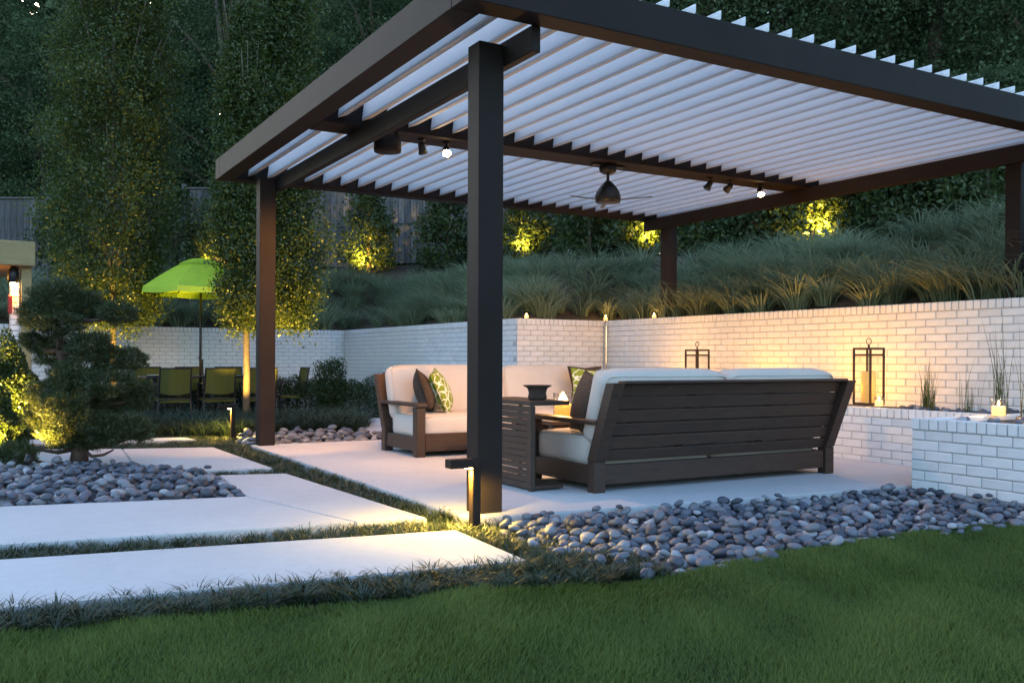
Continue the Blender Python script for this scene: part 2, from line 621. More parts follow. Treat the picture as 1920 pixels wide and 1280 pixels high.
# the flat ground: one sheet out to the horizon
xs = np.unique(np.concatenate([np.linspace(-150, 150, 13), np.linspace(-6, 12, 37)]))
ys = np.unique(np.concatenate([np.linspace(-100, 150, 11), np.linspace(-4, 18, 45)]))
GX, GY = np.meshgrid(xs, ys)
V = np.stack([GX.ravel(), GY.ravel(), flat_z(GY).ravel() - 0.02], 1)
nx = len(xs)
i, j = np.meshgrid(np.arange(nx - 1), np.arange(len(ys) - 1))
q = (j * nx + i).ravel()
F = np.stack([q, q + 1, q + nx + 1, q + nx], 1)
struct(link('ground', npmesh('ground', V, F, M['soil'])))

xs = np.unique(np.concatenate([np.linspace(-40, -4, 10), np.linspace(-4, 18, 89), np.linspace(18, 70, 14), [5.98, 7.35]]))
ys = np.unique(np.concatenate([np.linspace(-12, 2, 15), np.linspace(2, 28, 105), np.linspace(28, 80, 14), [10.11, 16.44]]))
GX, GY = np.meshgrid(xs, ys)
V = np.stack([GX.ravel(), GY.ravel(), hill(GX, GY).ravel()], 1)
nx = len(xs)
i, j = np.meshgrid(np.arange(nx - 1), np.arange(len(ys) - 1))
q = (j * nx + i).ravel()
F = np.stack([q, q + 1, q + nx + 1, q + nx], 1)
cxy = V[F].mean(1)
keep = ~(((cxy[:, 0] < 5.98) & (cxy[:, 1] < 16.44)) | ((cxy[:, 0] < 7.35) & (cxy[:, 1] < 10.11)))
struct(link('hillside', npmesh('hillside', V, F[keep], M['mulch'], smooth=True)))

# ------------------------------------------------------------------ patio and path
patio_poly = [(2.28, 4.36), (5.46, 4.06), (6.55, 4.06), (6.55, 9.85), (3.80, 9.85), (3.78, 9.02), (2.33, 9.06)]
me = slabmesh(patio_poly, -0.12, 0.0)
me.materials.append(M['concrete'])
struct(link('patio', me))
path = bpy.data.objects.new('path', None)
COL.objects.link(path)
path['kind'] = 'structure'
slabs = [
    [(2.071, 4.104), (2.025, 3.337), (0.081, 3.571), (-2.4, 3.87), (-2.4, 4.86), (0.10, 4.436)],
    [(1.993, 6.72), (2.094, 4.496), (1.722, 4.546), (1.453, 5.72), (1.535, 6.85)],
    [(1.717, 4.546), (0.107, 4.776), (-2.4, 5.13), (-2.4, 6.45), (0.134, 6.002), (1.448, 5.72)],
    [(1.969, 9.002), (2.00, 7.091), (1.50, 7.16), (1.112, 7.94), (1.20, 9.24)],
    [(1.195, 9.245), (1.107, 7.945), (0.60, 8.22), (-1.8, 8.75), (-1.8, 10.2), (0.214, 9.70)],
    [(4.44, 12.4), (5.9, 12.2), (5.9, 9.9), (3.84, 9.9), (3.98, 10.32)],
    [(2.0, 9.9), (1.95, 10.25), (-1.8, 11.4), (-1.8, 10.7), (0.3, 10.2)],
]
for p in slabs:
    me = slabmesh(p, -0.12, 0.0)
    me.materials.append(M['concrete'])
    link('slab', me, path)

# lawn: a soil sheet under real blades
lawn_edge = [(-3.0, 3.62), (0.08, 3.30), (1.09, 3.16), (1.98, 2.96), (2.3, 2.9), (3.0, 2.95), (3.73, 3.02), (5.0, 2.95), (6.0, 2.8), (9.0, 2.5)]
lawn_poly = lawn_edge + [(9.0, -3.0), (-3.0, -3.0)]
me = slabmesh(lawn_poly, -0.10, -0.035)
me.materials.append(M['lawnsoil'])
struct(link('lawn', me))

bed_right = [(2.20, 3.30), (2.30, 4.02), (2.45, 4.30), (3.65, 4.17), (5.43, 4.0), (5.43, 2.4), (5.0, 2.85), (3.73, 2.98), (2.72, 2.9), (2.32, 2.92)]
bed_pine = [(-0.8, 6.2), (0.134, 6.02), (1.44, 5.74), (1.51, 6.9), (1.09, 7.9), (0.6, 8.15), (-0.8, 8.3)]
bed_strip = [(2.36, 9.10), (3.73, 9.06), (3.95, 9.8), (3.9, 10.25), (3.1, 10.5), (2.45, 10.25)]
for nm, poly in (('a', bed_right), ('b', bed_pine), ('c', bed_strip)):
    pass
gr = slabmesh([(3.6, 17.0), (4.8, 16.3), (5.9, 14.2), (5.9, 12.25), (4.9, 12.3), (4.6, 13.0), (4.75, 14.2), (3.6, 15.8)], -0.2, -0.07)
gr.materials.append(M['gravel'])
struct(link('gravel_path', gr))

# ------------------------------------------------------------------ brick walls
CP, BL = 0.0667, 0.2                     # course height, brick length, joints included
def brickmesh(l, h, d, seed):
    r = random.Random(seed)
    b = MB()
    b.cbox(Matrix.Translation((0, 0, 0)), l, d, h, 0.004)
    b.v = [(x + r.uniform(-1, 1) * 0.0012, y + r.uniform(-1, 1) * 0.001, z + r.uniform(-1, 1) * 0.0012) for x, y, z in b.v]
    return b.mesh('brick', M['brick'])
BR = [brickmesh(BL - 0.0085, CP - 0.0085, 0.05, k) for k in range(5)]
BRH = [brickmesh(BL / 2 - 0.0085, CP - 0.0085, 0.05, 10 + k) for k in range(2)]
BRR = [brickmesh(CP - 0.008, 0.0745, 0.056, 20 + k) for k in range(4)]

def brick_wall(name, label, cat, a, b, nface, ztop, zlow, thick=0.10, cap=True, limit=300, group=None, kids=None):
    """wall whose brick face runs from a to b; nface is the outward side (unit vector) of that face"""
    a = Vector((a[0], a[1], 0))
    b = Vector((b[0], b[1], 0))
    d = (b - a).normalized()
    L = (b - a).length
    n = Vector((nface[0], nface[1], 0))
    root = thing(name, label, cat, (a + b) / 2, group)
    yaw = math.atan2(d.y, d.x)
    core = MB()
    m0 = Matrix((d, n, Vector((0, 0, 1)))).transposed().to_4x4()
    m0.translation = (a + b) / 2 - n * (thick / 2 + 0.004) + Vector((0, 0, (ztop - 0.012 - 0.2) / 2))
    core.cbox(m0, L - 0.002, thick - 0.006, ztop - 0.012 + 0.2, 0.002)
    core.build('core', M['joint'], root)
    cells = []
    rl = 0.083
    zr = ztop - rl
    nc = int((zr - zlow) / CP) + 1
    for c in range(nc):
        z = zr - (c + 0.5) * CP
        if z < -0.05:
            break
        u = 0.0 if c % 2 else -BL / 2
        while u < L - 0.02:
            u0, u1 = max(u, 0), min(u + BL, L)
            if u1 - u0 > 0.04:
                cells.append((u0, u1, z, 's'))
            u += BL
    nr = max(1, int(round(L / CP)))
    for k in range(nr):
        cells.append((k * L / nr, (k + 1) * L / nr, ztop - rl / 2, 'r'))
    def ctr(c):
        return a + d * ((c[0] + c[1]) / 2) + Vector((0, 0, c[2]))
    cells.sort(key=lambda c: (ctr(c) - Vector((0, 0, CAM_H))).length)
    rr = random.Random(len(name) + int(L * 10))
    rest = MB()
    for k, c in enumerate(cells):
        p = ctr(c) - n * (0.025 - rr.uniform(-0.0015, 0.0015))
        w = c[1] - c[0]
        if c[3] == 'r':
            me, sc, hh, p = rr.choice(BRR), (w / CP, 1, 1), 0.0745, p + n * 0.004
        elif w > 0.19:
            me, sc, hh = rr.choice(BR), (1, 1, 1), CP - 0.0085
        else:
            me, sc, hh = rr.choice(BRH), ((w - 0.0085) / (BL / 2 - 0.0085), 1, 1), CP - 0.0085
        tilt = rr.uniform(-0.006, 0.006)
        if k < limit:
            o = link('brick', me, root)
            o.matrix_parent_inverse = Matrix.Identity(4)
            o.location = p - root.location
            o.rotation_euler = (0, tilt, yaw)
            o.scale = sc
        else:
            m = Matrix.Translation(p) @ Matrix.Rotation(yaw, 4, 'Z')
            rest.cbox(m, w - 0.0085, 0.05, hh, 0.004)
    if rest.v:
        stuff(rest.build('brick_rest', M['brick'], root))
    return root

WT = 1.362
brick_wall('brick_wall', 'long white brick wall washed in warm light behind the lanterns', 'brick wall', (7.3, 10.05), (7.3, 2.2), (-1, 0), WT, 0.40, limit=300)
brick_wall('brick_wall', 'short white brick wall section facing the lawn, between two candles on its top', 'brick wall', (5.93, 10.06), (7.29, 10.06), (0, -1), WT, 0.3, limit=300)
brick_wall('brick_wall', 'bluish white brick wall receding behind the left sofa and the round clipped shrub', 'brick wall', (5.93, 16.38), (5.93, 10.07), (-1, 0), WT, 0.2, limit=300)
brick_wall('brick_wall', 'farthest white brick wall behind the dining table and green umbrella', 'brick wall', (-3.0, 16.39), (6.02, 16.39), (0, -1), WT, 0.1, limit=300)
PB = brick_wall('brick_planter', 'low white brick planter along the warm lit wall, carrying the two lanterns', 'planter', (6.52, 9.9), (6.52, 4.04), (-1, 0), 0.455, 0.0, thick=0.12)
PN = brick_wall('brick_planter', 'nearest white brick planter beside the pebbles at the lawn', 'planter', (5.443, 4.02), (5.443, 0.6), (-1, 0), 0.468, 0.0, thick=0.14)
b = MB()
b.box(6.645, 7.285, 4.06, 9.9, -0.1, 0.425)
b.build('planter_soil', M['gravel'], PB)
b = MB()
b.box(5.59, 7.285, 0.6, 3.90, -0.1, 0.43)
b.build('planter_soil', M['gravel'], PN)
b = MB()
b.box(5.475, 7.285, 3.905, 4.012, -0.1, 0.462, 0.006)
b.build('end_wall', M['brick'], PN)

# ------------------------------------------------------------------ pergola
pg = thing('pergola', 'dark bronze pergola with white louvred roof over the patio', 'pergola', (2.38, 4.455, 0))
def part(name, *boxes, m='bronze', c=0.004, parent=None):
    b_ = MB()
    for q_ in boxes:
        b_.box(*q_, c)
    return b_.build(name, M[m], parent or pg)
for (x, y, z0, z1) in ((2.38, 4.455, 0.0, 2.585), (2.38, 8.92, 0.0, 2.585), (7.41, 4.455, 1.05, 2.585), (7.41, 8.92, 1.05, 2.585)):
    part('post', (x, x + 0.155, y, y + 0.135, z0, z1))
part('carrier_beam', (2.537, 2.590, 4.16, 9.32, 2.467, 2.607))
part('carrier_beam', (7.352, 7.408, 4.16, 9.32, 2.467, 2.607))
part('fascia_beam', (2.075, 7.90, 4.02, 4.18, 2.61, 2.81))
part('fascia_beam', (2.075, 7.90, 9.28, 9.44, 2.61, 2.81))
part('fascia_beam', (2.075, 2.235, 4.183, 9.277, 2.611, 2.809))
part('fascia_beam', (7.74, 7.90, 4.183, 9.277, 2.611, 2.809))
part('middle_beam', (2.238, 7.737, 6.66, 6.97, 2.61, 2.806))
PITCH = 0.1915
def louver_mesh():
    b_ = MB()
    def prism(prof, y0, y1):
        n_ = len(prof)
        vs = [(x, y0, z) for x, z in prof] + [(x, y1, z) for x, z in prof]
        fs = [tuple(range(n_ - 1, -1, -1)), tuple(range(n_, 2 * n_))]
        fs += [(k, (k + 1) % n_, n_ + (k + 1) % n_, n_ + k) for k in range(n_)]
        b_.add(vs, fs)
    prism([(-0.04, 2.812), (0.028, 2.812), (0.030, 2.862), (0.022, 2.862)], 4.015, 9.45)
    for y0, y1 in ((4.184, 6.657), (6.973, 9.277)):
        prism([(0.0, 2.668), (0.011, 2.671), (0.028, 2.811), (0.018, 2.811)], y0, y1)
    n_web = len(b_.f)
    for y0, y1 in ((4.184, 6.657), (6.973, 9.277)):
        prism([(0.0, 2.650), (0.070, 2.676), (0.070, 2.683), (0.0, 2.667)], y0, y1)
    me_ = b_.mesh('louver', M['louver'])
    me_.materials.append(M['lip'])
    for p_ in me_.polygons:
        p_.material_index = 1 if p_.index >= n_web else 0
    return me_
LM = louver_mesh()
for k in range(-8, 20):
    o = link('louver', LM, pg)
    o.matrix_parent_inverse = Matrix.Identity(4)
    o.location = Vector((3.889 + PITCH * k, 0, 0)) - pg.location

# things hung under the middle beam
def spot(name, loc, to, power, size=50, color=WARM, blend=0.6, radius=0.03, parent=None):
    l = bpy.data.lights.new(name, 'SPOT')
    l.energy = power * LAMP
    l.color = color
    l.spot_size = R(size)
    l.spot_blend = blend
    l.shadow_soft_size = radius
    o = bpy.data.objects.new(name, l)
    COL.objects.link(o)
    o.location = loc
    o.rotation_euler = (Vector(to) - Vector(loc)).to_track_quat('-Z', 'Y').to_euler()
    return o
def point(name, loc, power, color=WARM, radius=0.02):
    l = bpy.data.lights.new(name, 'POINT')
    l.energy = power * LAMP
    l.color = color
    l.shadow_soft_size = radius
    o = bpy.data.objects.new(name, l)
    COL.objects.link(o)
    o.location = loc
    return o

def spotlight(x, y, aim, label, lit):
    t = thing('spotlight', label, 'spotlight', (x, y, 2.608), 'spotlights hung under the pergola beam')
    b_ = MB()
    b_.lathe([(0.03, -0.012), (0.03, 0.0)], (x, y, 2.608), 14)
    b_.tube([(x, y, 2.597), (x, y, 2.56)], 0.008, 8)
    b_.build('mount', M['blackmetal'], t, True)
    d = (Vector(aim) - Vector((x, y, 2.55))).normalized()
    c = Vector((x, y, 2.548))
    b_ = MB()
    b_.tube([c - d * 0.035, c - d * 0.02, c + d * 0.02, c + d * 0.055], [0.016, 0.026, 0.030, 0.040], 14)
    b_.build('shade', M['blackmetal'], t, True)
    e = c + d * 0.058
    b_ = MB()
    b_.tube([e, e + d * 0.006], [0.033, 0.026], 12)
    b_.build('lens', M['bulb'] if lit else M['glass'], t)
    return e + d * 0.012, d
e, d = spotlight(3.33, 6.80, (2.4, 4.2, 0.2), 'lit spotlight seen left of the front post, glaring at the camera', True)
spot('spotlight_beam', e, (3.4, 5.9, 0.0), 26, 130, radius=0.02)
e, d = spotlight(6.84, 6.80, (6.0, 5.2, 0.4), 'lit spotlight at the right end of the beam near the brick wall', True)
spot('spotlight_beam', e + d * 0.02, (5.6, 5.9, 0.0), 14, 95, (1.0, 0.42, 0.09), 0.7, 0.02)
spotlight(2.60, 6.80, (2.46, 8.9, 1.0), 'spotlight half hidden behind the side beam, left of the speaker can', True)
spot('spotlight_beam', (2.60, 6.88, 2.48), (2.46, 8.9, 1.0), 110, 70)  # beam and lit lens added to warm the rear left post
spotlight(3.11, 6.80, (4.1, 7.5, 0.4), 'unlit spotlight turned away from us between the speaker can and the glaring lamp', False)
spotlight(6.17, 6.80, (5.0, 7.6, 0.4), 'spotlight right of the fan, first of a close pair', False)
spotlight(6.43, 6.80, (6.5, 10.0, 0.9), 'spotlight of the close pair, nearer the right lamp', False)
spot('spotlight_beam', (6.44, 6.88, 2.48), (6.5, 10.0, 0.8), 34, 75)  # beam added to an unlit spotlight, warms the short wall
spot('spotlight_beam', (6.17, 6.80, 2.48), (5.0, 7.6, 0.4), 18, 110)  # added beam for the far sofa, the fixture itself is unlit
spot('spotlight_beam', (3.11, 6.80, 2.48), (4.1, 7.5, 0.4), 18, 110)  # second added beam on the far sofa, again from an unlit fixture

t = thing('speaker', 'dark can shaped speaker hung under the pergola beam', 'speaker', (2.76, 6.72, 2.46))
b = MB()
b.tube([(2.70, 6.70, 2.607), (2.70, 6.70, 2.57)], 0.012)
b.tube([(2.85, 6.70, 2.607), (2.85, 6.70, 2.57)], 0.012)
b.build('bracket', M['blackmetal'], t)
b = MB()
b.lathe([(0.07, 0.13), (0.095, 0.118), (0.105, 0.08), (0.108, 0.02), (0.104, 0.0)], (2.775, 6.70, 2.448), 24)
b.build('can', M['bronze'], t, True)

t = thing('ceiling_fan', 'dark ceiling fan with bell shaped housing and thin blades', 'ceiling fan', (4.97, 6.82, 2.27))
b = MB()
b.lathe([(0.045, 0.0), (0.075, 0.02), (0.085, 0.075), (0.06, 0.082)], (4.97, 6.82, 2.525), 20)
b.build('canopy', M['blackmetal'], t, True)
b = MB()
b.box(4.80, 5.14, 6.79, 6.85, 2.592, 2.608, 0.003)
b.build('mounting_plate', M['blackmetal'], t)
b = MB()
b.tube([(4.97, 6.82, 2.53), (4.97, 6.82, 2.44)], 0.014)
b.build('downrod', M['blackmetal'], t)
b = MB()
b.lathe([(0.03, 0.0), (0.112, 0.004), (0.118, 0.05), (0.108, 0.09), (0.08, 0.14), (0.045, 0.18), (0.022, 0.20)], (4.97, 6.82, 2.262), 24)
b.build('housing', M['blackmetal'], t, True)
for k in range(3):
    a = R(62 + 120 * k)
    b = MB()
    b.bar((4.97 + 0.11 * math.cos(a), 6.82 + 0.11 * math.sin(a), 2.285), (4.97 + 0.42 * math.cos(a), 6.82 + 0.42 * math.sin(a), 2.287), 0.036, 0.004, 0.002)
    b.build('blade', M['blackmetal'], t)

# ------------------------------------------------------------------ soft shapes
def cushion_mesh(lx, ly, lz, r=0.05, puff=0.012, name='cushion'):
    bm = bmesh.new()
    bmesh.ops.create_cube(bm, size=1)
    for v in bm.verts:
        v.co.x *= lx
        v.co.y *= ly
        v.co.z *= lz
    bmesh.ops.subdivide_edges(bm, edges=bm.edges, cuts=7, use_grid_fill=True)
    for v in bm.verts:
        p = v.co
        q_ = [p.x / (lx / 2), p.y / (ly / 2), p.z / (lz / 2)]
        # round the corners: pull towards an inner box
        h = (lx / 2 - r, ly / 2 - r, lz / 2 - r)
        inner = Vector([max(-h[k], min(h[k], p[k])) for k in range(3)])
        dd = p - inner
        if dd.length > 1e-6:
            p = inner + dd.normalized() * r
        bul = (1 - abs(q_[0]) ** 3) * (1 - abs(q_[1]) ** 3) * (1 - abs(q_[2]) ** 3)
        sc = puff
        k = max(range(3), key=lambda a_: abs(q_[a_]))
        o2 = [a_ for a_ in range(3) if a_ != k]
        amt = (1 - q_[o2[0]] ** 2) * (1 - q_[o2[1]] ** 2) * sc
        p = p.copy()
        p[k] += amt * (1 if q_[k] > 0 else -1)
        v.co = p
    me = bpy.data.meshes.new(name)
    bm.to_mesh(me)
    bm.free()
    me.polygons.foreach_set('use_smooth', [True] * len(me.polygons))
    return me

def piping(parent, lx, ly, lz, r):
    """corded seams round both faces of a boxed cushion, as one sub-part"""
    b_ = MB()
    k = r * 0.293
    hx, hy, rc = lx / 2 - k, ly / 2 - k, max(r - k, 0.01)
    for sz in (-1, 1):
        pts = []
        for cx_, cy_, a0 in ((hx - rc, hy - rc, 0), (-hx + rc, hy - rc, 90), (-hx + rc, -hy + rc, 180), (hx - rc, -hy + rc, 270)):
            for da in (0, 45, 90):
                pts.append((cx_ + rc * math.cos(R(a0 + da)), cy_ + rc * math.sin(R(a0 + da)), sz * (lz / 2 - k)))
        pts.append(pts[0])
        b_.tube(pts, 0.0055, 6, False)
    o_ = b_.build('piping', M['cushion'], None, True)
    o_.parent = parent
    return o_

def pillow_mesh(w=0.42, h=0.42, t=0.15, n=16):
    vs, fs = [], []
    for side in (1, -1):
        for i_ in range(n + 1):
            for j_ in range(n + 1):
                u = -1 + 2 * i_ / n
                v = -1 + 2 * j_ / n
                pin = 1 - 0.10 * (1 - abs(u * v)) * max(abs(u), abs(v)) ** 4
                e_ = (max(0, 1 - u * u) ** 0.55) * (max(0, 1 - v * v) ** 0.55)
                vs.append((u * w / 2 * pin, side * (t / 2 * e_ + 0.003), v * h / 2 * pin))
    m_ = (n + 1) ** 2
    for s_ in range(2):
        for i_ in range(n):
            for j_ in range(n):
                a_ = s_ * m_ + i_ * (n + 1) + j_
                f_ = (a_, a_ + 1, a_ + n + 2, a_ + n + 1)
                fs.append(f_ if s_ == 0 else f_[::-1])
    ring = [(i_, 0) for i_ in range(n)] + [(n, j_) for j_ in range(n)] + [(i_, n) for i_ in range(n, 0, -1)] + [(0, j_) for j_ in range(n, 0, -1)]
    for k in range(len(ring)):
        p, q_ = ring[k], ring[(k + 1) % len(ring)]
        a_, b_ = p[0] * (n + 1) + p[1], q_[0] * (n + 1) + q_[1]
        fs.append((a_, a_ + m_, b_ + m_, b_))
    me = bpy.data.meshes.new('throw_pillow')
    me.from_pydata(vs, [], fs)
    me.polygons.foreach_set('use_smooth', [True] * len(fs))
    return me

def pillow(loc, rot, m, label, w=0.42, t=0.15):
    me = pillow_mesh(w, w, t)
    me.materials.append(M[m])
    o = link('throw_pillow', me)
    o.location = loc
    o.rotation_euler = [R(a_) for a_ in rot]
    return tag(o, label, 'pillow', 'throw pillows on the sofas')

# ------------------------------------------------------------------ sofas
def sofa(name, label, x0, x1, yb, yf, s, n_back, zt=0.70):
    """s=+1: the front faces +Y; yb back legs, yf front edge"""
    t = thing(name, label, 'sofa', ((x0 + x1) / 2, (yb + yf) / 2, 0), 'sofas on the patio')
    lw = 0.085
    def box(nm, xa, xb, ya, yb_, za, zb, c=0.006, m='teak'):
        b_ = MB()
        b_.box(min(xa, xb), max(xa, xb), min(ya, yb_), max(ya, yb_), za, zb, c)
        return b_.build(nm, M[m], t)
    rake = 0.17
    for xa in (x0, x1 - lw):
        # back leg: straight foot, raked upper post
        b_ = MB()
        b_.box(xa, xa + lw, min(yb, yb + s * lw), max(yb, yb + s * lw), 0, 0.20, 0.005)
        y_lo, y_hi = yb + s * lw / 2, yb + s * lw / 2 - s * rake
        prof = [(yb, 0.203), (yb + s * lw, 0.203), (yb + s * 0.055 - s * rake, zt), (yb - s * 0.0 - s * rake - s * 0.03, zt)]
        vs = [(xx, y_, z_) for xx in (xa, xa + lw) for y_, z_ in prof]
        b_.add(vs, [(0, 1, 2, 3), (7, 6, 5, 4)] + [(k, 4 + k, 4 + (k + 1) % 4, (k + 1) % 4) for k in range(4)])
        b_.build('leg', M['teak'], t)
        box('leg', xa, xa + lw, yf - s * lw, yf, 0, 0.425)
        box('armrest', xa - 0.012, xa + lw + 0.012, yb - s * 0.02, yf + s * 0.02, 0.432, 0.462)
        box('side_rail', xa + 0.015, xa + lw - 0.015, yb + s * (lw + 0.003), yf - s * (lw + 0.003), 0.045, 0.17)
    box('front_rail', x0 + lw + 0.003, x1 - lw - 0.003, yf - s * 0.055, yf - s * 0.015, 0.045, 0.20)
    box('back_rail', x0 + lw + 0.003, x1 - lw - 0.003, yb + s * 0.02, yb + s * 0.06, 0.045, 0.175)
    # back boards, laid on the raked frame
    nb = 6
    z0 = 0.19
    hb = (zt - z0) / nb
    for k in range(nb):
        za, zb = z0 + k * hb + (0.007 if k == 0 else 0.002), z0 + (k + 1) * hb - (0.006 if k == 0 else 0.002)
        def yy(z_):
            return yb + s * 0.045 - s * rake * max(0, z_ - 0.2) / (zt - 0.2)
        b_ = MB()
        b_.bar((x0 + lw + 0.003, yy((za + zb) / 2), (za + zb) / 2), (x1 - lw - 0.003, yy((za + zb) / 2), (za + zb) / 2), 0.024 if True else 0, zb - za, 0.004,
               up=(0, -s * rake, zt - 0.2))
        b_.build('back_slat', M['teak'], t)
    for k in (1, 2):
        xm = x0 + (x1 - x0) * k / 3
        b_ = MB()
        b_.bar((xm, yb + s * 0.072, 0.205), (xm, yb + s * 0.072 - s * rake, zt - 0.01), 0.06, 0.022, 0.003, up=(0, 1, 0))
        b_.build('back_stile', M['teak'], t)
    b_ = MB()
    b_.box(x0 + lw + 0.003, x1 - lw - 0.003, min(yb + s * 0.05 - s * rake, yb - s * 0.035 - s * rake), max(yb + s * 0.05 - s * rake, yb - s * 0.035 - s * rake), zt - 0.004, zt + 0.014, 0.004)
    b_.build('top_rail', M['teak'], t)
    b_ = MB()
    b_.box(x0 + 0.04, x1 - 0.04, min(yb + s * 0.1, yf - s * 0.06), max(yb + s * 0.1, yf - s * 0.06), 0.125, 0.15, 0.003)
    b_.build('seat_deck', M['teak'], t)
    w = (x1 - x0 - 2 * lw + 0.10) / n_back
    for k in range(n_back):
        xc = x0 + lw - 0.05 + w * (k + 0.5)
        me_ = cushion_mesh(w - 0.012, abs(yf - yb) - 0.17, 0.20, 0.045, 0.012)
        me_.materials.append(M['cushion'])
        o_ = link('seat_cushion', me_, t)
        o_.location = (xc, (yf + yb) / 2 + s * 0.045, 0.255)
        piping(o_, w - 0.012, abs(yf - yb) - 0.17, 0.20, 0.045)
        me_ = cushion_mesh(w - 0.010, 0.17, 0.50, 0.06, 0.010)
        me_.materials.append(M['cushion'])
        o_ = link('back_cushion', me_, t)
        o_.location = (xc, yb + s * 0.085, 0.535)
        o_.rotation_euler = (R(17) * s, 0, 0)
        pp = piping(o_, w - 0.010, 0.50, 0.17, 0.06)
        pp.rotation_euler = (R(90), 0, 0)
    return t
sofa('sofa', 'dark wood sofa seen from behind with raked slatted back and cream cushions', 3.39, 5.58, 4.78, 5.62, 1, 2)
sofa('sofa', 'dark wood sofa facing the lawn, cream cushions and pillows at both ends', 3.27, 5.74, 8.02, 7.23, -1, 2)

pillow((3.52, 7.62, 0.545), (-20, 12, 62), 'brownfab', 'plain brown pillow leaning by the left arm of the far sofa', 0.38, 0.17)
pillow((3.68, 7.60, 0.555), (-24, -8, 58), 'greenpillow', 'lime pillow with white branch print beside the brown pillow, left end of the far sofa', 0.40, 0.15)
pillow((5.30, 7.55, 0.56), (-18, 4, -14), 'greenpillow', 'lime branch print pillow at the right end of the far sofa', 0.40, 0.14)
pillow((5.38, 7.72, 0.585), (-18, 0, -4), 'brownfab', 'dark pillow behind the lime pillow, right end of the far sofa', 0.40, 0.12)
pillow((3.56, 5.12, 0.555), (14, -4, 72), 'brownfab', 'dark pillow at the left arm of the near sofa, seen edge on', 0.42, 0.15)

# ------------------------------------------------------------------ tables
t = thing('end_table', 'dark C shaped end table with slatted side at the left end of the near sofa', 'end table', (3.2, 5.35, 0))
X0, X1, Y0, Y1, ZT = 3.075, 3.365, 5.04, 5.72, 0.578
for xa, ya in ((X0, Y0), (X0, Y1 - 0.035)):
    part('leg', (xa, xa + 0.035, ya, ya + 0.035, 0, ZT - 0.032), m='teak', parent=t, c=0.003)
part('top', (X0 - 0.004, X1 + 0.004, Y0 - 0.004, Y1 + 0.004, ZT - 0.03, ZT), m='teak', parent=t, c=0.004)
part('bottom_shelf', (X0 + 0.037, X1 - 0.037, Y0 + 0.002, Y1 - 0.002, 0.012, 0.035), m='teak', parent=t, c=0.003)
nsl = 13
hs = (ZT - 0.034 - 0.012) / nsl
for k in range(nsl):
    za = 0.012 + k * hs
    gap = 0.0036 if k in (2, 3, 9, 10) else 0.0014
    part('slat', (X0 + 0.006, X0 + 0.024, Y0 + 0.037, Y1 - 0.037, za + gap, za + hs - gap), m='teak', parent=t, c=0.001)
part('side_stile', (X0 + 0.026, X0 + 0.04, Y0 + 0.17, Y0 + 0.20, 0.036, ZT - 0.032), m='teak', parent=t, c=0.002)

b = MB()
b.lathe([(0.055, 0.0), (0.064, 0.012), (0.058, 0.045), (0.066, 0.075), (0.096, 0.092), (0.098, 0.096), (0.088, 0.092), (0.06, 0.072), (0.05, 0.03), (0.02, 0.022)], (3.235, 5.22, 0.579), 28)
tag(b.build('vase', M['brownfab'], None, True), 'small flared dark pot on the slatted end table', 'pot')

t = thing('coffee_table', 'dark low coffee table between the sofas with a burning candle on it', 'coffee table', (4.5, 6.35, 0))
part('top', (3.85, 5.25, 6.0, 6.7, 0.335, 0.365), m='teakgloss', parent=t)
for xa in (3.88, 5.15):
    for ya in (6.03, 6.6):
        part('leg', (xa, xa + 0.07, ya, ya + 0.07, 0, 0.332), m='teak', parent=t)
part('apron', (3.955, 5.145, 6.05, 6.075, 0.25, 0.33), m='teak', parent=t)
part('apron', (3.955, 5.145, 6.625, 6.65, 0.25, 0.33), m='teak', parent=t)

def flame_mb(c, h, r):
    r = r * (1.7 if h > 0.08 else 1.0)
    return MB().lathe([(0.001, 0.0), (r, h * 0.25), (r * 0.75, h * 0.55), (r * 0.15, h * 0.95), (0.001, h)], c, 10)

def candle(loc, r, h, glass_h, label, power, wax='wax', group=None, fl=0.03, cat='candle'):
    t_ = thing('candle', label, cat, loc, group)
    b_ = MB()
    b_.lathe([(r * 0.86, 0.004), (r * 0.86, h - 0.004), (r * 0.78, h), (0.006, h - 0.006)], loc, 20)
    b_.build('wax', M[wax], t_, True)
    if glass_h:
        b_ = MB()
        b_.lathe([(r * 0.9, 0.0), (r, 0.003), (r, glass_h), (r * 0.95, glass_h), (r * 0.93, 0.006)], loc, 24)
        b_.build('glass', M['glass'], t_, True)
    if power:
        c_ = (loc[0], loc[1], loc[2] + h + 0.004)
        flame_mb(c_, fl, fl * 0.24).build('flame', M['flame'], t_, True)
        point('candle_light', (loc[0], loc[1], loc[2] + h + fl * 1.3), power, (1.0, 0.52, 0.16), 0.012)
    return t_
candle((4.09, 6.21, 0.366), 0.08, 0.12, 0.21, 'hurricane glass candle burning on the coffee table', 9.0, wax='waxhot', fl=0.095)
candle((6.62, 5.20, 0.458), 0.038, 0.05, 0.08, 'small glass candle beside the right lantern on the planter', 0.6, fl=0.028)
candle((6.15, 3.85, 0.465), 0.05, 0.07, 0.12, 'tall glass candle among the reeds on the nearest planter', 0.9, fl=0.035)
candle((6.09, 10.10, WT + 0.002), 0.03, 0.035, 0.055, 'candle on top of the short wall, left of the corner', 0.35, group='candles on the wall top', fl=0.028)
candle((7.345, 10.12, WT + 0.002), 0.032, 0.04, 0.06, 'candle on the wall corner above the thin pole', 0.45, group='candles on the wall top', fl=0.032)
candle((7.35, 9.10, WT + 0.002), 0.03, 0.035, 0.055, 'candle on the long wall near the rear pergola post', 0.35, group='candles on the wall top', fl=0.028)

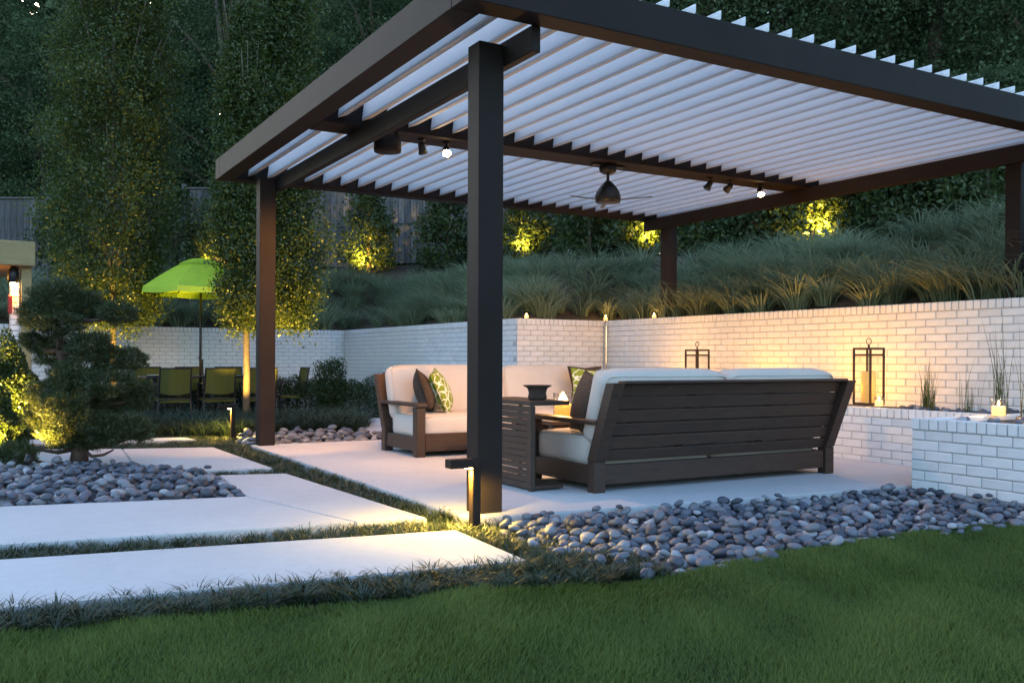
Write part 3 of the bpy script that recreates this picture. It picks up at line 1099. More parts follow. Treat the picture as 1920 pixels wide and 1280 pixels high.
def lantern(x, y, label, zb=0.457):
    t_ = thing('lantern', label, 'lantern', (x, y, zb), 'lanterns on the planter')
    w, h = 0.095, 0.50
    b_ = MB()
    b_.box(x - w, x + w, y - w, y + w, zb, zb + 0.018, 0.003)
    b_.build('base', M['rustmetal'], t_)
    for sx in (-1, 1):
        for sy in (-1, 1):
            b_ = MB()
            cxx, cyy = x + sx * (w - 0.008), y + sy * (w - 0.008)
            b_.box(cxx - 0.008, cxx + 0.008, cyy - 0.008, cyy + 0.008, zb + 0.018, zb + h - 0.017, 0.001)
            b_.build('upright', M['rustmetal'], t_)
    b_ = MB()
    for zz in (h, h - 0.055):
        for sx in (-1, 1):
            b_.box(x + sx * (w - 0.008) - 0.008, x + sx * (w - 0.008) + 0.008, y - w + 0.017, y + w - 0.017, zb + zz - 0.016, zb + zz, 0.001)
            b_.box(x - w + 0.001, x + w - 0.001, y + sx * (w - 0.008) - 0.0079, y + sx * (w - 0.008) + 0.0079, zb + zz - 0.0165, zb + zz + 0.0005, 0.001)
    b_.build('top_frame', M['rustmetal'], t_)
    b_ = MB()
    b_.box(x - w + 0.02, x + w - 0.02, y - 0.014, y + 0.014, zb + h - 0.015, zb + h - 0.001, 0.001)
    b_.tube([(x, y, zb + h), (x, y, zb + h + 0.03)], 0.009)
    pts = [(x, y + 0.026 * math.sin(a_), zb + h + 0.055 - 0.028 * math.cos(a_)) for a_ in np.linspace(0, 2 * math.pi, 17)]
    b_.tube(pts, 0.0035, 6, False)
    b_.build('ring_handle', M['rustmetal'], t_)
    b_ = MB()
    b_.lathe([(0.062, 0.0), (0.062, 0.265), (0.055, 0.272), (0.01, 0.267)], (x, y, zb + 0.0185), 24)
    b_.build('pillar_candle', M['waxdim'], t_, True)
    for sx in (-1, 1):
        b_ = MB()
        b_.box(x + sx * (w - 0.009) - 0.001, x + sx * (w - 0.009) + 0.001, y - w + 0.018, y + w - 0.018, zb + 0.02, zb + h - 0.073)
        b_.build('pane', M['glass'], t_)
lantern(6.80, 5.45, 'open metal lantern at the right end of the near sofa, amber candle inside')
lantern(6.80, 7.68, 'open metal lantern farther along, only its top showing above the sofa back')

def added_wall_light(x, y, z, to, power, label):  # added unseen lamps that put the golden light on the long wall
    t_ = thing('added_wall_light', label, 'uplight', (x, y, z), 'added wall lights on the planter')
    b_ = MB()
    b_.box(x - 0.03, x + 0.03, y - 0.06, y + 0.06, z, z + 0.025, 0.004)
    b_.build('housing', M['blackmetal'], t_)
    b_ = MB()
    b_.box(x - 0.02, x + 0.02, y - 0.05, y + 0.05, z + 0.0255, z + 0.029)
    b_.build('lens', M['strip'], t_)
    spot('added_wall_beam', (x, y, z + 0.035), to, power, 165, (1.0, 0.40, 0.004), 0.9, 0.04)
added_wall_light(6.74, 7.05, 0.43, (7.3, 7.0, 1.35), 11, 'added unseen wall light on the planter behind the near sofa, between the lanterns')
added_wall_light(6.74, 5.92, 0.43, (7.3, 5.6, 1.35), 14, 'added unseen wall light on the planter just behind the right end of the near sofa')

added_wall_light(6.74, 8.3, 0.43, (7.3, 8.3, 1.35), 8, 'added unseen wall light on the planter near the wall corner, hidden behind the sofa')



# thin pole in the corner of the walls
b = MB()
b.tube([(7.255, 10.005, 0.0), (7.255, 10.005, 1.33)], 0.013, 10)
tag(b.build('corner_pole', M['palewood'], None, True), 'thin pale pole standing in the corner where the two walls meet', 'pole')

# ------------------------------------------------------------------ path lights
def bollard(x, y, h, label, power, sx=-1):
    t_ = thing('path_light', label, 'path light', (x, y, -0.04), 'path lights along the paving')
    part('stem', (x - 0.02, x + 0.024, y - 0.024, y + 0.024, -0.04, h - 0.047), parent=t_, c=0.002)
    part('head', (x - 0.155, x + 0.024, y - 0.035, y + 0.035, h - 0.045, h), parent=t_, c=0.003)
    b_ = MB()
    b_.box(x - 0.052, x - 0.024, y - 0.024, y + 0.024, h - 0.051, h - 0.0455)
    b_.build('lamp_strip', M['strip'], t_)
    b_ = MB()
    b_.box(x - 0.0225, x - 0.0205, y - 0.021, y + 0.021, -0.035, h - 0.052)
    b_.build('lit_stem_face', M['rustmetal'], t_)  # lighter strip: lamplight on the stem put into its colour
    spot('path_lamp', (x - 0.055, y, h - 0.056), (x - 0.06, y - 0.01, 0), power, 172, GOLD, 0.35, 0.02)
    return t_
bollard(2.245, 4.236, 0.334, 'tall path light in front of the nearest pergola post', 15.0)
bollard(2.436, 10.2, 0.345, 'path light left of the rear pergola post, by the pebbles', 12.0)
bollard(1.55, 12.6, 0.33, 'path light half hidden behind the clipped pine', 3.0)

# ------------------------------------------------------------------ stones
def stone_mesh(seed):
    r = np.random.default_rng(seed)
    bm = bmesh.new()
    bmesh.ops.create_icosphere(bm, subdivisions=2, radius=1)
    ax = np.array([1.0, r.uniform(0.68, 0.92), r.uniform(0.42, 0.6)])
    k1, k2 = r.normal(size=3), r.normal(size=3)
    for v in bm.verts:
        p = np.array(v.co)
        f = 1 + 0.09 * math.sin(2.2 * p @ k1 + seed) + 0.06 * math.sin(3.1 * p @ k2)
        v.co = Vector(p * ax * f)
    me_ = bpy.data.meshes.new('stone')
    bm.to_mesh(me_)
    bm.free()
    me_.polygons.foreach_set('use_smooth', [True] * len(me_.polygons))
    me_.materials.append(M['stone'])
    return me_
ST = [stone_mesh(k) for k in range(14)]
STV = [np.array([v.co for v in m_.vertices]) for m_ in ST]
STF = [np.array([p.vertices for p in m_.polygons]) for m_ in ST]

def pebble_bed(name, poly, size, zbase, zpeak, density, limit=300, seed=1):
    global RNG
    root = struct(link(name, slabmesh(poly, zbase - 0.2, zbase)))
    root.data.materials.append(M['gravel'])
    r = np.random.default_rng(seed)
    pts = []
    cand = scatter(poly, density * 6)
    for p in cand:          # keep them apart
        sz = size * r.uniform(0.62, 1.35)
        ok = True
        for q_ in pts:
            if abs(q_[0] - p[0]) < 0.14 and abs(q_[1] - p[1]) < 0.14 and math.hypot(q_[0] - p[0], q_[1] - p[1]) < (q_[3] + sz) * 0.62:
                ok = False
                break
        if ok:
            pts.append((p[0], p[1], 0.0, sz))
    a = np.array(poly)
    c = a.mean(0)
    lay = []
    for (x, y, _, sz) in pts:
        lay.append((x, y, zbase + sz * 0.28 + zpeak * r.uniform(0.0, 1.0), sz))
    # a second loose layer
    for (x, y, _, sz) in pts:
        if r.random() < 0.42:
            s2 = size * r.uniform(0.6, 1.2)
            x2, y2 = x + r.uniform(-1, 1) * size * 0.8, y + r.uniform(-1, 1) * size * 0.8
            if inpoly(np.array([[x2, y2]]), poly)[0]:
                lay.append((x2, y2, zbase + sz * 0.75 + zpeak * r.uniform(0.3, 1.2), s2))
    lay.sort(key=lambda q_: -q_[3] / (math.hypot(q_[0], q_[1])) * (1.3 if q_[2] > zbase + size * 0.6 else 1))
    VV, FF, o_ = [], [], 0
    for k, (x, y, z, sz) in enumerate(lay):
        v = r.integers(len(ST))
        rot = (r.normal(0, 0.28), r.normal(0, 0.28), r.uniform(0, 6.28))
        vis = (np.array([x, y]) @ FWD) > 0.5 and abs(np.array([x, y]) @ RGT) / (np.array([x, y]) @ FWD) < 0.56
        if limit > 0 and vis:
            limit -= 1
            so = link('stone', ST[v], root)
            so.location = (x, y, z)
            so.rotation_euler = rot
            so.scale = (sz * 0.62,) * 3
        else:
            m_ = np.array((Matrix.Translation((x, y, z)) @ Matrix.Rotation(rot[2], 4, 'Z') @ Matrix.Rotation(rot[1], 4, 'Y') @ Matrix.Rotation(rot[0], 4, 'X')))
            vv = STV[v] * sz * 0.62
            VV.append(vv @ m_[:3, :3].T + m_[:3, 3])
            FF.append(STF[v] + o_)
            o_ += len(vv)
    if VV:
        stuff(link('stone_rest', npmesh('stone_rest', np.concatenate(VV), np.concatenate(FF), M['stones'], smooth=True), root))
    return root
pebble_bed('pebble_bed', bed_right, 0.057, -0.048, 0.012, 560, 300, 1)
pebble_bed('pebble_bed', bed_pine, 0.064, -0.04, 0.03, 420, 300, 2)
pebble_bed('pebble_bed', bed_strip, 0.088, -0.05, 0.02, 220, 130, 3)
# pebbles on top of the planters
def planter_stones(root, poly, z, n, seed):
    r = np.random.default_rng(seed)
    P = scatter(poly, n)
    for p in P:
        so = link('stone', ST[r.integers(len(ST))], root)
        so.location = (p[0], p[1], z + 0.01)
        so.rotation_euler = (r.normal(0, 0.3), r.normal(0, 0.3), r.uniform(0, 6.28))
        so.scale = (r.uniform(0.022, 0.045),) * 3
planter_stones(PN, [(5.66, 2.9), (7.2, 2.9), (7.2, 3.85), (5.66, 3.85)], 0.435, 70, 5)
planter_stones(PB, [(6.72, 4.1), (7.25, 4.1), (7.25, 5.2), (6.72, 5.2)], 0.430, 60, 6)

# ------------------------------------------------------------------ lawn and ground covers
def build_grass(name, parts_, m, label=None, cat=None, smooth=False):
    Vs, Fs, Cs, o_ = [], [], [], 0
    for V_, F_, C_ in parts_:
        Vs.append(V_)
        Fs.append(F_ + o_)
        Cs.append(C_)
        o_ += len(V_)
    o = stuff(link(name, npmesh(name, np.concatenate(Vs), np.concatenate(Fs), m, np.concatenate(Cs))))
    if label:
        tag(o, label, cat)
    return o

def z3(P, z):
    return np.concatenate([P, np.full((len(P), 1), z) if np.isscalar(z) else np.asarray(z)[:, None]], 1)

# lawn blades: thick where the lens looks, thin elsewhere
def lawn_points(n, lo, hi):
    P = RNG.uniform(lo, hi, (n, 2))
    return P[inpoly(P, lawn_poly)]
P = lawn_points(900000, (-1.2, 0.6), (6.6, 3.7))
w = P @ FWD
u = np.abs(P @ RGT) / np.maximum(w, 0.01)
keepp = np.clip(1.0 - (u - 0.62) * 1.3, 0.3, 1.0)
P = P[(w > 1.4) & (u < 1.5) & (RNG.uniform(0, 1, len(P)) < keepp)]
P2 = lawn_points(110000, (-3, -1.5), (8.5, 3.6))
def lawn_blades(P, k):
    clump = smoothnoise(P[:, 0], P[:, 1], 5, 7.0)
    big = smoothnoise(P[:, 0], P[:, 1], 9, 2.0)
    th = 2.2 * smoothnoise(P[:, 0], P[:, 1], 21, 3.0) + RNG.normal(0, 1.1, len(P)) + 0.6
    h = 0.041 + 0.016 * clump + 0.012 * big
    return blades(z3(P, -0.036), h, 0.0015 * k, 0.6, 0.2, 2, th, cbias=0.10 + 0.16 * clump + 0.14 * big)
build_grass('lawn_grass', [lawn_blades(P, 1.0), lawn_blades(P2, 2.0)], L_LAWN, 'mown green lawn across the foreground', 'grass')

def tufts(centres, per, h, w, spread, lean, droop, segs, z, cb=None):
    n = len(centres)
    th = RNG.uniform(0, 2 * np.pi, n * per)
    rad = spread * np.sqrt(RNG.uniform(0, 1, n * per))
    C_ = np.repeat(centres, per, 0)
    P_ = C_ + np.stack([np.cos(th), np.sin(th)], 1) * rad[:, None]
    hh = h * np.repeat(RNG.uniform(0.7, 1.25, n), per)
    zz = np.repeat(z, per) if not np.isscalar(z) else z
    return blades(z3(P_, zz), hh, w, lean, droop, segs, th + RNG.normal(0, 0.35, n * per),
                  None if cb is None else np.repeat(cb, per))
strips = [
    [(2.00, 9.02), (2.33, 9.02), (2.29, 4.36), (2.44, 4.25), (2.32, 3.45), (2.06, 3.36), (2.09, 4.10), (2.09, 4.48), (2.01, 6.72), (2.02, 7.10)],
    [(2.09, 4.48), (2.08, 4.12), (0.10, 4.45), (-2.4, 4.88), (-2.4, 5.11), (0.107, 4.76)],
    [(2.01, 7.08), (2.0, 6.74), (1.52, 6.87), (1.5, 7.14)],
    [(2.33, 9.9), (2.33, 9.03), (1.98, 9.03), (0.2, 9.73), (-1.6, 10.25), (-1.6, 10.65), (0.3, 10.18), (2.0, 9.88)],
    [(2.05, 9.9), (2.42, 10.2), (2.5, 10.3), (1.9, 10.6), (-0.6, 11.3), (-0.6, 11.05), (1.95, 10.27)],
]
parts_ = []
for k, s_ in enumerate(strips):
    c = scatter(s_, 420)
    parts_.append(tufts(c, 26, 0.068, 0.0022, 0.02, 0.8, 0.35, 3, -0.05, 0.05 + 0.1 * smoothnoise(c[:, 0], c[:, 1], 31, 4)))
build_grass('mondo_grass', parts_, L_MONDO, 'strips of mondo grass growing between the concrete slabs', 'grass')
border = [(-3.0, 3.95), (0.06, 3.59), (2.03, 3.35), (2.3, 3.40), (2.5, 3.25), (2.42, 2.93), (2.2, 2.90), (1.98, 2.98), (1.09, 3.20), (0.08, 3.33), (-3, 3.66)]
c = scatter(border, 330)
build_grass('border_grass', [tufts(c, 40, 0.088, 0.0026, 0.03, 0.95, 0.4, 3, -0.045, 0.0 + 0.08 * smoothnoise(c[:, 0], c[:, 1], 33, 3))], L_MONDO, 'dark tufted border grass between lawn and front slab', 'grass')

mound = [(-1.0, 17.0 - 3.4), (2.2, 12.6), (4.4, 12.5), (4.3, 11.2), (3.9, 10.35), (3.1, 10.6), (2.5, 10.35), (1.7, 10.7), (-1.0, 11.6)]
c = scatter(mound, 130)
build_grass('low_juniper', [tufts(c, 44, 0.30, 0.0065, 0.07, 0.8, 0.3, 2, -0.10, -0.05 + 0.1 * smoothnoise(c[:, 0], c[:, 1], 35, 2))], L_JUN, 'low feathery ground cover between the bollard and the dining table', 'ground cover')

# fountain grass on the bank behind the walls
bank = []
Pb = RNG.uniform((-3, 2), (14, 23), (9000, 2))
s_ = sdist(Pb[:, 0], Pb[:, 1])
inside = ((Pb[:, 0] < 6.05) & (Pb[:, 1] < 16.5)) | ((Pb[:, 0] < 7.45) & (Pb[:, 1] < 10.2))
Pb = Pb[(~inside) & (s_ > 0.14) & (s_ < 2.2) & (RNG.uniform(0, 1, len(Pb)) < 0.5)]
zb = hill(Pb[:, 0], Pb[:, 1]) - 0.02
cb = 0.05 + 0.22 * smoothnoise(Pb[:, 0], Pb[:, 1], 41, 1.2)
build_grass('fountain_grass', [tufts(Pb, 95, 0.50, 0.0062, 0.10, 0.95, 0.45, 4, zb, cb)], L_FOUNT, 'arching green ornamental grass covering the bank above the white walls', 'grass')

# reeds on the planters
def reed(x, y, z, h, n, label):
    P_ = np.array([[x, y]]) + RNG.normal(0, 0.03, (n, 2))
    V_, F_, C_ = blades(z3(P_, z), h * np.abs(RNG.normal(0.55, 0.28, n)).clip(0.2, 1.0), 0.0028, 0.16, 0.05, 3)
    o = link('reed_plant', npmesh('reed_plant', V_, F_, L_REED, C_))
    return tag(o, label, 'plant', 'reeds on the planters')
reed(6.95, 4.97, 0.43, 0.50, 90, 'dense reed clump against the wall, right of the right lantern')
reed(6.95, 4.62, 0.43, 0.42, 34, 'sparse short reed midway between lantern and tall candle')
reed(6.75, 4.22, 0.43, 0.85, 46, 'tall thin reed clump just left of the tall glass candle')
reed(6.30, 3.72, 0.43, 0.62, 60, 'reed clump among the stones right of the tall glass candle')
reed(6.95, 9.5, 0.43, 0.45, 40, 'faint thin reeds by the wall corner pole')

# ------------------------------------------------------------------ trees
def add_tree(name, label, cat, base, trunk, cloud, m_leaf, m_bark, group=None):
    t_ = thing(name, label, cat, base, group)
    trunk.build('trunk', M[m_bark], t_, True)
    V_, F_, C_ = cloud
    link('crown', npmesh('crown', V_, F_, m_leaf, C_), t_)
    return t_

def hornbeam(x, y, z, h, r, z_low, label, seed, n_cl=560, skew=0.0):
    r_ = np.random.default_rng(seed)
    tr = MB()
    tr.tube([(x, y, z), (x + 0.01, y, z + z_low * 0.5), (x, y + 0.01, z + z_low), (x, y, z + h * 0.6), (x, y, z + h * 0.9)], [0.055, 0.048, 0.042, 0.025, 0.008], 10)
    cl = []
    for k in range(26):
        a = r_.uniform(0, 6.28)
        z0 = z_low + r_.uniform(-0.15, 0.5 * h)
        L_ = r_.uniform(0.9, 2.2)
        rr = r * r_.uniform(0.5, 0.95)
        p0 = Vector((x, y, z + z0))
        p1 = p0 + Vector((math.cos(a) * rr * 0.55, math.sin(a) * rr * 0.55, L_ * 0.45))
        p2 = p0 + Vector((math.cos(a) * rr, math.sin(a) * rr, L_))
        tr.tube([p0, p1, p2], [0.022, 0.014, 0.005], 6)
    t = r_.uniform(0, 1, n_cl) ** 0.9
    prof = np.interp(t, [0, 0.05, 0.18, 0.5, 0.8, 1.0], [0.42, 0.72, 1.0, 0.95, 0.6, 0.12])
    a = r_.uniform(0, 6.28, n_cl)
    lob = 1 + 0.18 * np.sin(3 * a + t * 9 + seed) + 0.12 * np.sin(7 * t * 6 + a * 2)
    rad = r * prof * lob * np.sqrt(r_.uniform(0.12, 1, n_cl))
    C_ = np.stack([x + RGT[0] * skew + rad * np.cos(a), y + RGT[1] * skew + rad * np.sin(a), z + z_low + (h - z_low) * t], 1)
    per = 125
    n = n_cl * per
    off = r_.normal(0, 1, (n, 3)) * np.array([0.10, 0.10, 0.13])
    P_ = np.repeat(C_, per, 0) + off
    outd = P_ - np.array([x, y, 0])
    outd[:, 2] = 0
    cloud = leaves(P_, 0.050, 0.55, 0.3, unit(outd) * 0.5, np.repeat(r_.uniform(0, 1, n_cl), per))
    return add_tree('hornbeam_tree', label, 'tree', (x, y, z), tr, cloud, L_HORN, 'palebark', 'columnar trees by the dining area')
hornbeam(1.84, 15.25, -0.16, 9.8, 0.92, 1.5, 'broad columnar tree left of the green umbrella, lit from below', 3, 1000)
hornbeam(3.36, 13.3, -0.16, 5.9, 0.44, 1.52, 'slim columnar tree with pale lit trunk right of the umbrella', 5, 520)
hornbeam(3.80, 13.74, -0.16, 7.2, 0.60, 1.5, 'columnar tree directly behind the rear left pergola post', 8, 620, 0.22)

# uplights set in the ground under the trees
def uplight(x, y, z, to, power, label, size=70, color=GOLD, rad=0.03):
    t_ = thing('uplight', label, 'uplight', (x, y, z), 'small garden uplights')
    d_ = (Vector(to) - Vector((x, y, z + 0.06))).normalized()
    c_ = Vector((x, y, z + 0.05))
    b_ = MB()
    b_.tube([(x, y, z - 0.03), c_], 0.008, 8)
    b_.build('stake', M['blackmetal'], t_)
    b_ = MB()
    b_.tube([c_ - d_ * 0.02, c_, c_ + d_ * 0.05], [0.018, 0.03, 0.034], 12)
    b_.build('shade', M['blackmetal'], t_, True)
    e_ = c_ + d_ * 0.055
    spot('uplight_beam', e_, to, power * 4.0, size, color, 0.8, rad)
    return t_
uplight(1.70, 14.6, -0.16, (1.86, 15.25, 1.9), 42, 'uplight at the foot of the broad columnar tree', 75)
uplight(3.15, 12.85, -0.16, (3.35, 13.35, 1.7), 30, 'uplight at the foot of the slim columnar tree', 75)
uplight(4.35, 13.1, -0.16, (4.1, 13.6, 1.8), 36, 'uplight at the foot of the tree behind the rear post', 80)

# clipped pine
def clipped_pine():
    bx, by = 0.741, 8.14
    t_ = thing('clipped_pine', 'dark cloud pruned pine standing in the pebble bed at left', 'tree', (bx, by, 0))
    def wp(px, py, off=0.0):
        """point on the pine's own upright plane, px/py measured from the trunk foot in metres (right, up)"""
        return np.array([bx + RGT[0] * px - FWD[0] * off, by + RGT[1] * px - FWD[1] * off, py])
    k_ = 7.45 / 1735.0
    pads = [  # right, up (from photo measures), radii, depth offset
        (112, 562, 52, 32, 0.0), (82, 592, 34, 26, 0.1), (150, 578, 36, 26, -0.1), (118, 608, 46, 24, 0.12), (225, 590, 36, 20, 0.05),
        (178, 652, 44, 26, 0.1), (238, 676, 28, 20, -0.08), (208, 676, 36, 22, 0.05), (88, 662, 34, 28, -0.1), (150, 706, 40, 26, 0.15),
        (216, 718, 46, 24, 0.12), (256, 742, 28, 26, -0.05), (104, 740, 40, 28, 0.1), (84, 786, 34, 26, 0.0), (142, 762, 44, 32, 0.2),
        (216, 800, 48, 28, 0.1), (264, 808, 22, 22, 0.0), (128, 806, 40, 30, 0.1), (50, 848, 38, 20, 0.15), (166, 822, 34, 20, 0.0),
        (190, 760, 36, 22, -0.1), (60, 640, 22, 16, 0.0)]
    tr = MB()
    trunk_pts = [(148, 870), (150, 840), (142, 800), (132, 760), (124, 710), (112, 660), (108, 600)]
    P3 = [wp((px - 150) * k_, (869 - py) * k_, 0.0) for px, py in trunk_pts]
    tr.tube(P3, [0.075, 0.062, 0.055, 0.05, 0.042, 0.032, 0.018], 10)
    Pn, Dn, Bn = [], [], []
    r_ = np.random.default_rng(4)
    for (px, py, rx, ry, off) in pads:
        c_ = wp((px - 150) * k_, (869 - py) * k_, off)
        near = min(P3, key=lambda p: abs(p[2] - (c_[2] - 0.12)) + 0.0)
        mid = (near + c_) / 2 + np.array([0, 0, -0.04])
        tr.tube([near, mid, c_ + np.array([0, 0, -ry * k_ * 0.4])], [0.026, 0.018, 0.008], 7)
        rx, ry = rx * 1.04, ry * 1.10
        n = int(9500 * (rx * ry) / 2500)
        d_ = unit(r_.normal(size=(n, 3)))
        lump = 1 + 0.22 * np.sin(d_[:, 0] * 5 + px) * np.sin(d_[:, 1] * 5 + py) + 0.12 * np.sin(d_[:, 2] * 9 + px)
        rad = lump * (r_.uniform(0.35, 1, n) ** 0.5)
        loc_ = d_ * rad[:, None]
        R3 = np.array([rx * k_, rx * k_ * 0.85, ry * k_])
        q_ = loc_ * R3
        world = c_ + np.stack([RGT[0] * q_[:, 0] + FWD[0] * q_[:, 1], RGT[1] * q_[:, 0] + FWD[1] * q_[:, 1], q_[:, 2]], 1)
        dw = np.stack([RGT[0] * d_[:, 0] + FWD[0] * d_[:, 1], RGT[1] * d_[:, 0] + FWD[1] * d_[:, 1], d_[:, 2] + 0.4], 1)
        Pn.append(world)
        Dn.append(dw)
        Bn.append(np.full(n, r_.uniform(0.2, 0.8)))
    P_ = np.concatenate(Pn)
    cloud = leaves(P_, 0.050, 0.10, 0.2, np.concatenate(Dn) * 1.3, np.concatenate(Bn))
    # roots and low bare twigs
    tr.tube([wp(0.03, 0.10), wp(0.12, 0.06, 0.05), wp(0.2, 0.07, 0.02), wp(0.27, 0.11, 0.0)], [0.02, 0.014, 0.012, 0.006], 7)
    tr.tube([wp(-0.03, 0.12), wp(-0.15, 0.09, 0.05), wp(-0.32, 0.12, 0.1)], [0.022, 0.016, 0.008], 7)
    tr.build('trunk', M['pinebark'], t_, True)
    link('crown', npmesh('crown', cloud[0], cloud[1], L_PINE, cloud[2]), t_)
clipped_pine()
uplight(0.36, 7.95, 0.0, (0.62, 8.15, 0.6), 9, 'uplight among the pebbles left of the clipped pine', 100)

# shrubs
def blob_shrub(x, y, z, rx, rz, label, m_leaf, n, size, seed, name='shrub', group=None, lumpy=0.2, cat='shrub', asp=0.5, ry=None):
    r_ = np.random.default_rng(seed)
    ry = ry or rx
    t_ = thing(name, label, cat, (x, y, z), group)
    b_ = MB()
    for k in range(4):
        a = r_.uniform(0, 6.28)
        b_.tube([(x, y, z - 0.03), (x + math.cos(a) * rx * 0.25, y + math.sin(a) * ry * 0.25, z + rz * 0.7), (x + math.cos(a) * rx * 0.5, y + math.sin(a) * ry * 0.5, z + rz * 1.5)], [0.02, 0.013, 0.004], 6)
    b_.build('stem', M['bark'], t_, True)
    d_ = unit(r_.normal(size=(n, 3)))
    lump = 1 + lumpy * (np.sin(d_[:, 0] * 4.3 + seed) * np.sin(d_[:, 1] * 5.1 + 2 * seed) + 0.6 * np.sin(d_[:, 2] * 8 + seed))
    rad = lump * r_.uniform(0.25, 1, n) ** 0.4
    P_ = np.array([x, y, z + rz]) + d_ * rad[:, None] * np.array([rx, ry, rz])
    P_[:, 2] = np.maximum(P_[:, 2], z + 0.02)
    V_, F_, C_ = leaves(P_, size, asp, 0.3, d_ * 0.9)
    link('foliage', npmesh('foliage', V_, F_, m_leaf, C_), t_)
    return t_
blob_shrub(4.86, 14.0, -0.16, 0.30, 0.50, 'round clipped shrub rising above the low hedge', L_BOX, 9000, 0.032, 2)
# low clipped hedge behind it
def hedge(label, x0, y0, x1, y1, w, h, seed, z=-0.16):
    r_ = np.random.default_rng(seed)
    t_ = thing('hedge', label, 'hedge', ((x0 + x1) / 2, (y0 + y1) / 2, z))
    L_ = math.hypot(x1 - x0, y1 - y0)
    n = int(L_ * 9000)
    u_ = r_.uniform(0, 1, n)
    a = r_.uniform(0, np.pi, n)
    rr = r_.uniform(0.3, 1, n) ** 0.4 * (1 + 0.08 * np.sin(u_ * L_ * 7 + a * 2) + 0.06 * np.sin(u_ * L_ * 17))
    off = np.cos(a) * rr * w
    zz = np.abs(np.sin(a)) ** 0.7 * rr * h
    ox, oy = -(y1 - y0) / L_, (x1 - x0) / L_
    P_ = np.stack([x0 + (x1 - x0) * u_ + ox * off, y0 + (y1 - y0) * u_ + oy * off, z + 0.02 + zz], 1)
    V_, F_, C_ = leaves(P_, 0.032, 0.5, 0.5)
    link('foliage', npmesh('foliage', V_, F_, L_BOX, C_), t_)
    b_ = MB()
    for k in range(int(L_ / 0.4)):
        u1 = (k + 0.5) / int(L_ / 0.4)
        xx, yy = x0 + (x1 - x0) * u1, y0 + (y1 - y0) * u1
        b_.tube([(xx, yy, z - 0.02), (xx + 0.03, yy, z + h * 0.7)], [0.014, 0.006], 6)
    b_.build('stem', M['bark'], t_)
hedge('low clipped boxwood hedge in front of the receding white wall', 4.0, 15.4, 5.62, 13.2, 0.32, 0.66, 5)
hedge('low dark hedge along the far wall behind the dining chairs', 1.0, 15.9, 4.2, 15.6, 0.25, 0.55, 6)

# bushes at the left edge, lit from below
blob_shrub(0.30, 9.62, -0.06, 0.20, 0.52, 'tall golden lit bush at the left edge beside the porch column', L_EVER, 20000, 0.032, 12)
blob_shrub(0.17, 8.98, -0.06, 0.17, 0.30, 'low golden lit bush at the left edge behind the pine', L_EVER, 13000, 0.030, 13)
uplight(0.12, 9.12, -0.06, (0.28, 9.62, 0.65), 45, 'uplight between the two golden bushes', 80)
uplight(0.02, 8.60, 0.0, (0.16, 8.98, 0.35), 24, 'uplight in front of the low golden bush', 90)

# ------------------------------------------------------------------ dining set
def dchair(x, y, z, yaw, label):
    t_ = thing('dining_chair', label, 'chair', (x, y, z), 'dining chairs around the far table')
    def add(nm, b_, m_):
        o_ = b_.build(nm, M[m_], t_)
        return o_
    c_, s_ = math.cos(yaw), math.sin(yaw)
    def p(u_, v_, h_):
        return (x + c_ * u_ - s_ * v_, y + s_ * u_ + c_ * v_, z + h_)
    # v axis points from the back to the front of the seat
    for u_ in (-0.22, 0.22):
        add('leg', MB().tube([p(u_, 0.22, 0.0), p(u_, 0.20, 0.62)], 0.013), 'blackmetal')
        add('leg', MB().tube([p(u_, -0.22, 0.0), p(u_, -0.18, 0.42), p(u_ * 0.95, -0.26, 0.86)], 0.013), 'blackmetal')
        add('armrest', MB().bar(p(u_, -0.2, 0.63), p(u_, 0.22, 0.63), 0.04, 0.018, 0.003), 'blackmetal')
    b_ = MB()
    vs = [p(-0.205, 0.22, 0.42), p(0.205, 0.22, 0.42), p(0.205, -0.18, 0.40), p(-0.205, -0.18, 0.40)]
    vs += [(q_[0], q_[1], q_[2] - 0.035) for q_ in vs]
    b_.add(vs, [(0, 1, 2, 3), (7, 6, 5, 4)] + [(k, 4 + k, 4 + (k + 1) % 4, (k + 1) % 4) for k in range(4)])
    add('seat', b_, 'sling')
    b_ = MB()
    rows = []
    for h_, v_ in ((0.50, -0.19), (0.62, -0.215), (0.74, -0.24), (0.85, -0.26)):
        rows.append([p(u_, v_ - 0.03 * (1 - (u_ / 0.2) ** 2), h_ - 0.03 * (1 if h_ < 0.6 else 0) * (1 - (u_ / 0.2) ** 2)) for u_ in np.linspace(-0.2, 0.2, 5)])
    vs = [q_ for rw in rows for q_ in rw]
    vs += [(q_[0] + s_ * 0.008, q_[1] - c_ * 0.008, q_[2]) for q_ in vs]
    fs = []
    for i_ in range(3):
        for j_ in range(4):
            a = i_ * 5 + j_
            fs += [(a, a + 1, a + 6, a + 5), (20 + a + 5, 20 + a + 6, 20 + a + 1, 20 + a)]
    b_.add(vs, fs)
    add('backrest', b_, 'sling')
    b_ = MB()
    b_.tube(rows[3], 0.012)
    b_.tube(rows[0], 0.010)
    b_.bar(p(-0.22, -0.2, 0.415), p(0.22, -0.2, 0.415), 0.02, 0.02, 0.002)
    b_.bar(p(-0.22, 0.21, 0.40), p(0.22, 0.21, 0.40), 0.02, 0.02, 0.002)
    add('frame', b_, 'blackmetal')
    return t_
DZ = -0.16
TY = 14.55
t = thing('dining_table', 'dark dining table set for dinner under the green umbrella', 'dining table', (3.1, TY, DZ))
part('top', (2.15, 4.05, TY - 0.42, TY + 0.42, DZ + 0.70, DZ + 0.735), m='blackmetal', parent=t)
for xa in (2.25, 3.89):
    for ya in (TY - 0.36, TY + 0.30):
        part('leg', (xa, xa + 0.06, ya, ya + 0.06, DZ, DZ + 0.698), m='blackmetal', parent=t)
